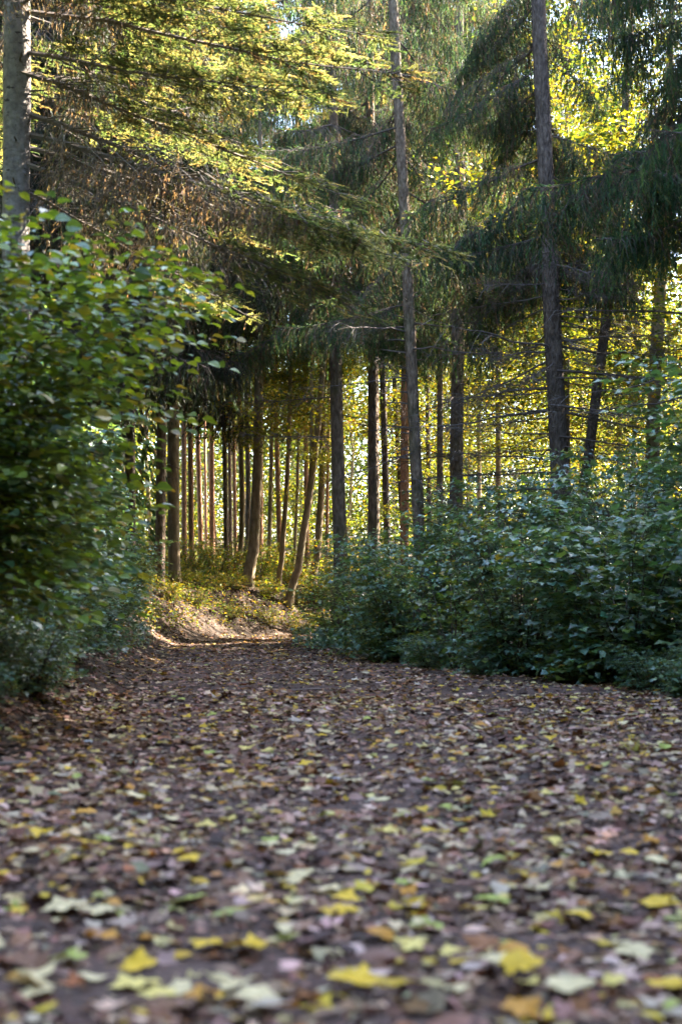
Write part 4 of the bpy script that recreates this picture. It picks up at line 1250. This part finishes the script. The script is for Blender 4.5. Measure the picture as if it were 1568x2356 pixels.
def fallen():
    """the 300 brightest and largest fallen leaves, each its own thing"""
    g = np.random.default_rng(640)
    names = [('pale cream', (0.58, 0.46, 0.25)), ('golden yellow', (0.58, 0.37, 0.03)), ('orange', (0.45, 0.21, 0.03)), ('pale yellow', (0.57, 0.44, 0.13)),
             ('yellow green', (0.31, 0.33, 0.07)), ('russet brown', (0.24, 0.10, 0.04)), ('buff', (0.38, 0.30, 0.22))]
    wts = np.array([5, 4.2, 1.6, 4, 1.5, 1.2, 2.5]); wts /= wts.sum()
    meshes = {}
    # the leaves one can pick out in front, where they lie: measured x, y, tint, size in m
    fixed = [(1450, 2200, 0, .125), (1505, 1990, 0, .12), (1320, 2100, 1, .115), (985, 2140, 4, .11), (940, 2190, 3, .10), (810, 2310, 1, .14), (150, 2110, 0, .15), (215, 2120, 0, .13),
             (60, 2300, 0, .14), (95, 2270, 0, .12), (560, 2205, 1, .13), (480, 2195, 1, .10), (310, 2285, 3, .14), (540, 2300, 0, .13), (160, 2235, 4, .11), (430, 2035, 1, .095),
             (300, 2005, 1, .09), (205, 1980, 1, .10), (100, 1960, 1, .11), (690, 2035, 0, .11), (670, 2055, 0, .10), (1190, 2030, 3, .10), (1170, 2050, 2, .10), (1500, 2075, 1, .12),
             (1310, 2320, 0, .12), (1210, 2285, 1, .13), (1180, 2205, 2, .13), (1130, 2255, 0, .11), (700, 2120, 0, .09), (470, 2330, 2, .10), (580, 2345, 0, .13), (1545, 2280, 1, .12),
             (1110, 2170, 5, .12), (895, 1925, 3, .09), (985, 1915, 1, .09), (760, 1870, 0, .09), (395, 1885, 0, .10), (160, 1780, 1, .08), (525, 1780, 1, .08), (650, 1805, 1, .08),
             (1120, 1810, 0, .08), (845, 1740, 0, .08), (1265, 1950, 3, .085), (970, 1860, 1, .085), (1080, 1845, 2, .09), (1020, 1860, 4, .08), (870, 2170, 2, .10), (640, 1975, 0, .09)]
    items = []
    for px, py, c, s in fixed:
        y = CAM_H * FPX / (py - 1400); items.append(((px - 784) / FPX * y, y, c, s * 0.84))
    while len(items) < 300:
        y = 2.9 + (g.random() ** 1.15) * 11.0
        x = g.uniform(-0.27 * y, 0.27 * y)
        items.append((x, y, int(g.choice(7, p=wts)), g.uniform(0.05, 0.10)))
    poss = ['lying flat', 'with curled edges', 'half folded', 'tilted sideways', 'cupped', 'with raised lobe', 'face down', 'twisted']
    used = set()
    for i, (x, y, c, s) in enumerate(items):
        row = 'in front' if y < 3.4 else 'near the front' if y < 4.0 else 'a little farther up' if y < 4.9 else 'partway up the path' if y < 6.0 else 'in mid path' if y < 7.3 else 'beyond mid path' if y < 9 else 'far up the path'
        u = x / y / 0.24
        colm = ('at left edge', 'toward left', 'left of middle', 'in the middle', 'right of middle', 'toward right', 'at right edge')[int(np.clip((u + 1) * 3.5, 0, 6))]
        size = 'large ' if s > 0.11 else 'small ' if s < 0.075 else ''
        for _ in range(12):
            v = int(g.integers(8))
            lab = '%s%s %s leaf %s, %s, %s' % (size, names[c][0], 'oval' if v in (2, 6) else 'maple', poss[v], row, colm)
            if lab not in used:
                break
        used.add(lab)
        key = (c, v)
        if key not in meshes:
            col = np.array(names[c][1])
            f = MB()
            V, F = FL[v]
            vc = col * (1 + g.uniform(-0.18, 0.18, (len(V), 1)))
            f.raw(V, F, vc)
            ang = g.uniform(-0.3, 0.3)
            f.tube(np.array([(0, -0.42, V[1, 2]), (0.1 * ang, -0.65, V[1, 2] + 0.02), (0.5 * ang, -0.9, 0.03)]), [0.012, 0.009, 0.008], col * 0.7, 4)
            meshes[key] = f.mesh('fallen_leaf', [M_FALLEN])
        o = link('fallen_leaf', meshes[key])
        z, nr = lay(np.array([x]), np.array([y]))
        o.location = (x, y, float(z[0]) + 0.022)
        o.rotation_euler = (g.normal(0, 0.12), g.normal(0, 0.12), g.uniform(0, 6.28))
        o.scale = (s, s, s)
        tag(o, lab, 'leaf', 'bright fallen leaves on the path')


fallen()

# ------------------------------------------------------------------ small things
def overhang():
    root = empty('overhanging_twig', tuple(at(1070, -160, 4.2)))
    tag(root, 'blurred green leaves hanging in at the top edge, close overhead', 'twig')
    mb = MB(); mb.tube(np.array([(0.25, 0.3, 0.5), (0.1, 0.1, 0.2), (0.03, 0, -0.05), (0, 0, -0.14)]), [0.006, 0.004, 0.003, 0.002], (0.1, 0.08, 0.05), 5)
    mb.build('twig', [M_TWIG], root)
    for p, d in [((0, 0, -0.13), (0.35, 0, -0.35)), ((0, 0, -0.10), (-0.7, 0.1, -0.3)), ((0.03, 0, -0.05), (0.8, 0, -0.1)), ((0.1, 0.1, 0.2), (-0.4, 0.2, -0.5))]:
        f = MB(); f.inst(*T_OVAL, np.array([p], float), np.array([d], float), np.array([[0.1, -0.4, 1.0]]), 0.085, np.array([[0.09, 0.17, 0.03]]))
        f.build('leaf', [M_LEAF], root)


overhang()


def stones():
    g = np.random.default_rng(700)
    spec = [(205, 1708, 0.035, (0.5, 0.49, 0.48), 'small whitish stone near the left path edge'), (430, 1670, 0.035, (0.42, 0.41, 0.42), 'grey stone among litter left of the path middle'),
            (770, 1795, 0.03, (0.4, 0.4, 0.44), 'pale blue grey pebble in mid path')]
    for px, py, s, c, lab in spec:
        y = CAM_H * FPX / (py - 1400); x = (px - 784) / FPX * y
        v = norm(g.normal(0, 1, (40, 3)))
        import bmesh
        bm = bmesh.new(); bmesh.ops.create_icosphere(bm, subdivisions=2, radius=1.0)
        for vv in bm.verts:
            k = 1 + 0.18 * math.sin(3 * vv.co.x + 2 * vv.co.y + px) + 0.12 * math.sin(5 * vv.co.z + 3 * vv.co.y)
            vv.co = Vector((vv.co.x * k, vv.co.y * k * 0.8, vv.co.z * k * 0.5)) * s
        V = np.array([tuple(vv.co) for vv in bm.verts]); F = np.array([[l.vert.index for l in f.loops] for f in bm.faces]); bm.free()
        mb = MB(); mb.raw(V, F, c); o = mb.build('stone', [M_TWIG], None, True)
        o.location = (x, y, gz(x, y) + s * 0.25); tag(o, lab, 'stone')
    for px, py, l, a, lab in [(20, 1770, 0.3, 0.1, 'short thick brown stick lying at the left edge'), (1010, 1675, 0.35, 1.2, 'thin pale stick lying on the path litter'), (700, 1600, 0.4, 0.5, 'thin dark stick lying across the far path')]:
        y = CAM_H * FPX / (py - 1400); x = (px - 784) / FPX * y
        mb = MB(); t_ = np.linspace(-0.5, 0.5, 6)
        mb.tube(np.column_stack([t_ * l, 0.02 * np.sin(5 * t_), np.full(6, 0.02)]), 0.011 * (1.3 - np.abs(t_)), (0.16, 0.12, 0.10), 6)
        o = mb.build('stick', [M_TWIG], None, True); o.location = (x, y, gz(x, y) + 0.01); o.rotation_euler = (0, 0, a); tag(o, lab, 'stick')
    # a tuft of yellowed grass on the right of the path
    y = CAM_H * FPX / (1735 - 1400); x = (1456 - 784) / FPX * y
    mb = MB(); k = 46
    d = norm(np.column_stack([g.normal(0, .6, k), g.normal(0, .6, k), np.full(k, 0.8)]))
    mb.inst(*T_BLADE, g.normal(0, .02, (k, 3)) * np.array([1, 1, 0]), d, g.normal(0, 1, (k, 3)), np.column_stack([np.full(k, .005), g.uniform(.05, .15, k), np.ones(k)]), pick([(1, (0.3, 0.3, 0.06)), (1, (0.4, 0.32, 0.08))], k, .3, g))
    o = mb.build('grass_tuft', [M_LEAF]); o.location = (x, y, gz(x, y)); tag(o, 'small yellowed grass tuft growing on the path by the right edge', 'grass tuft')


stones()
bpy.context.view_layer.update()
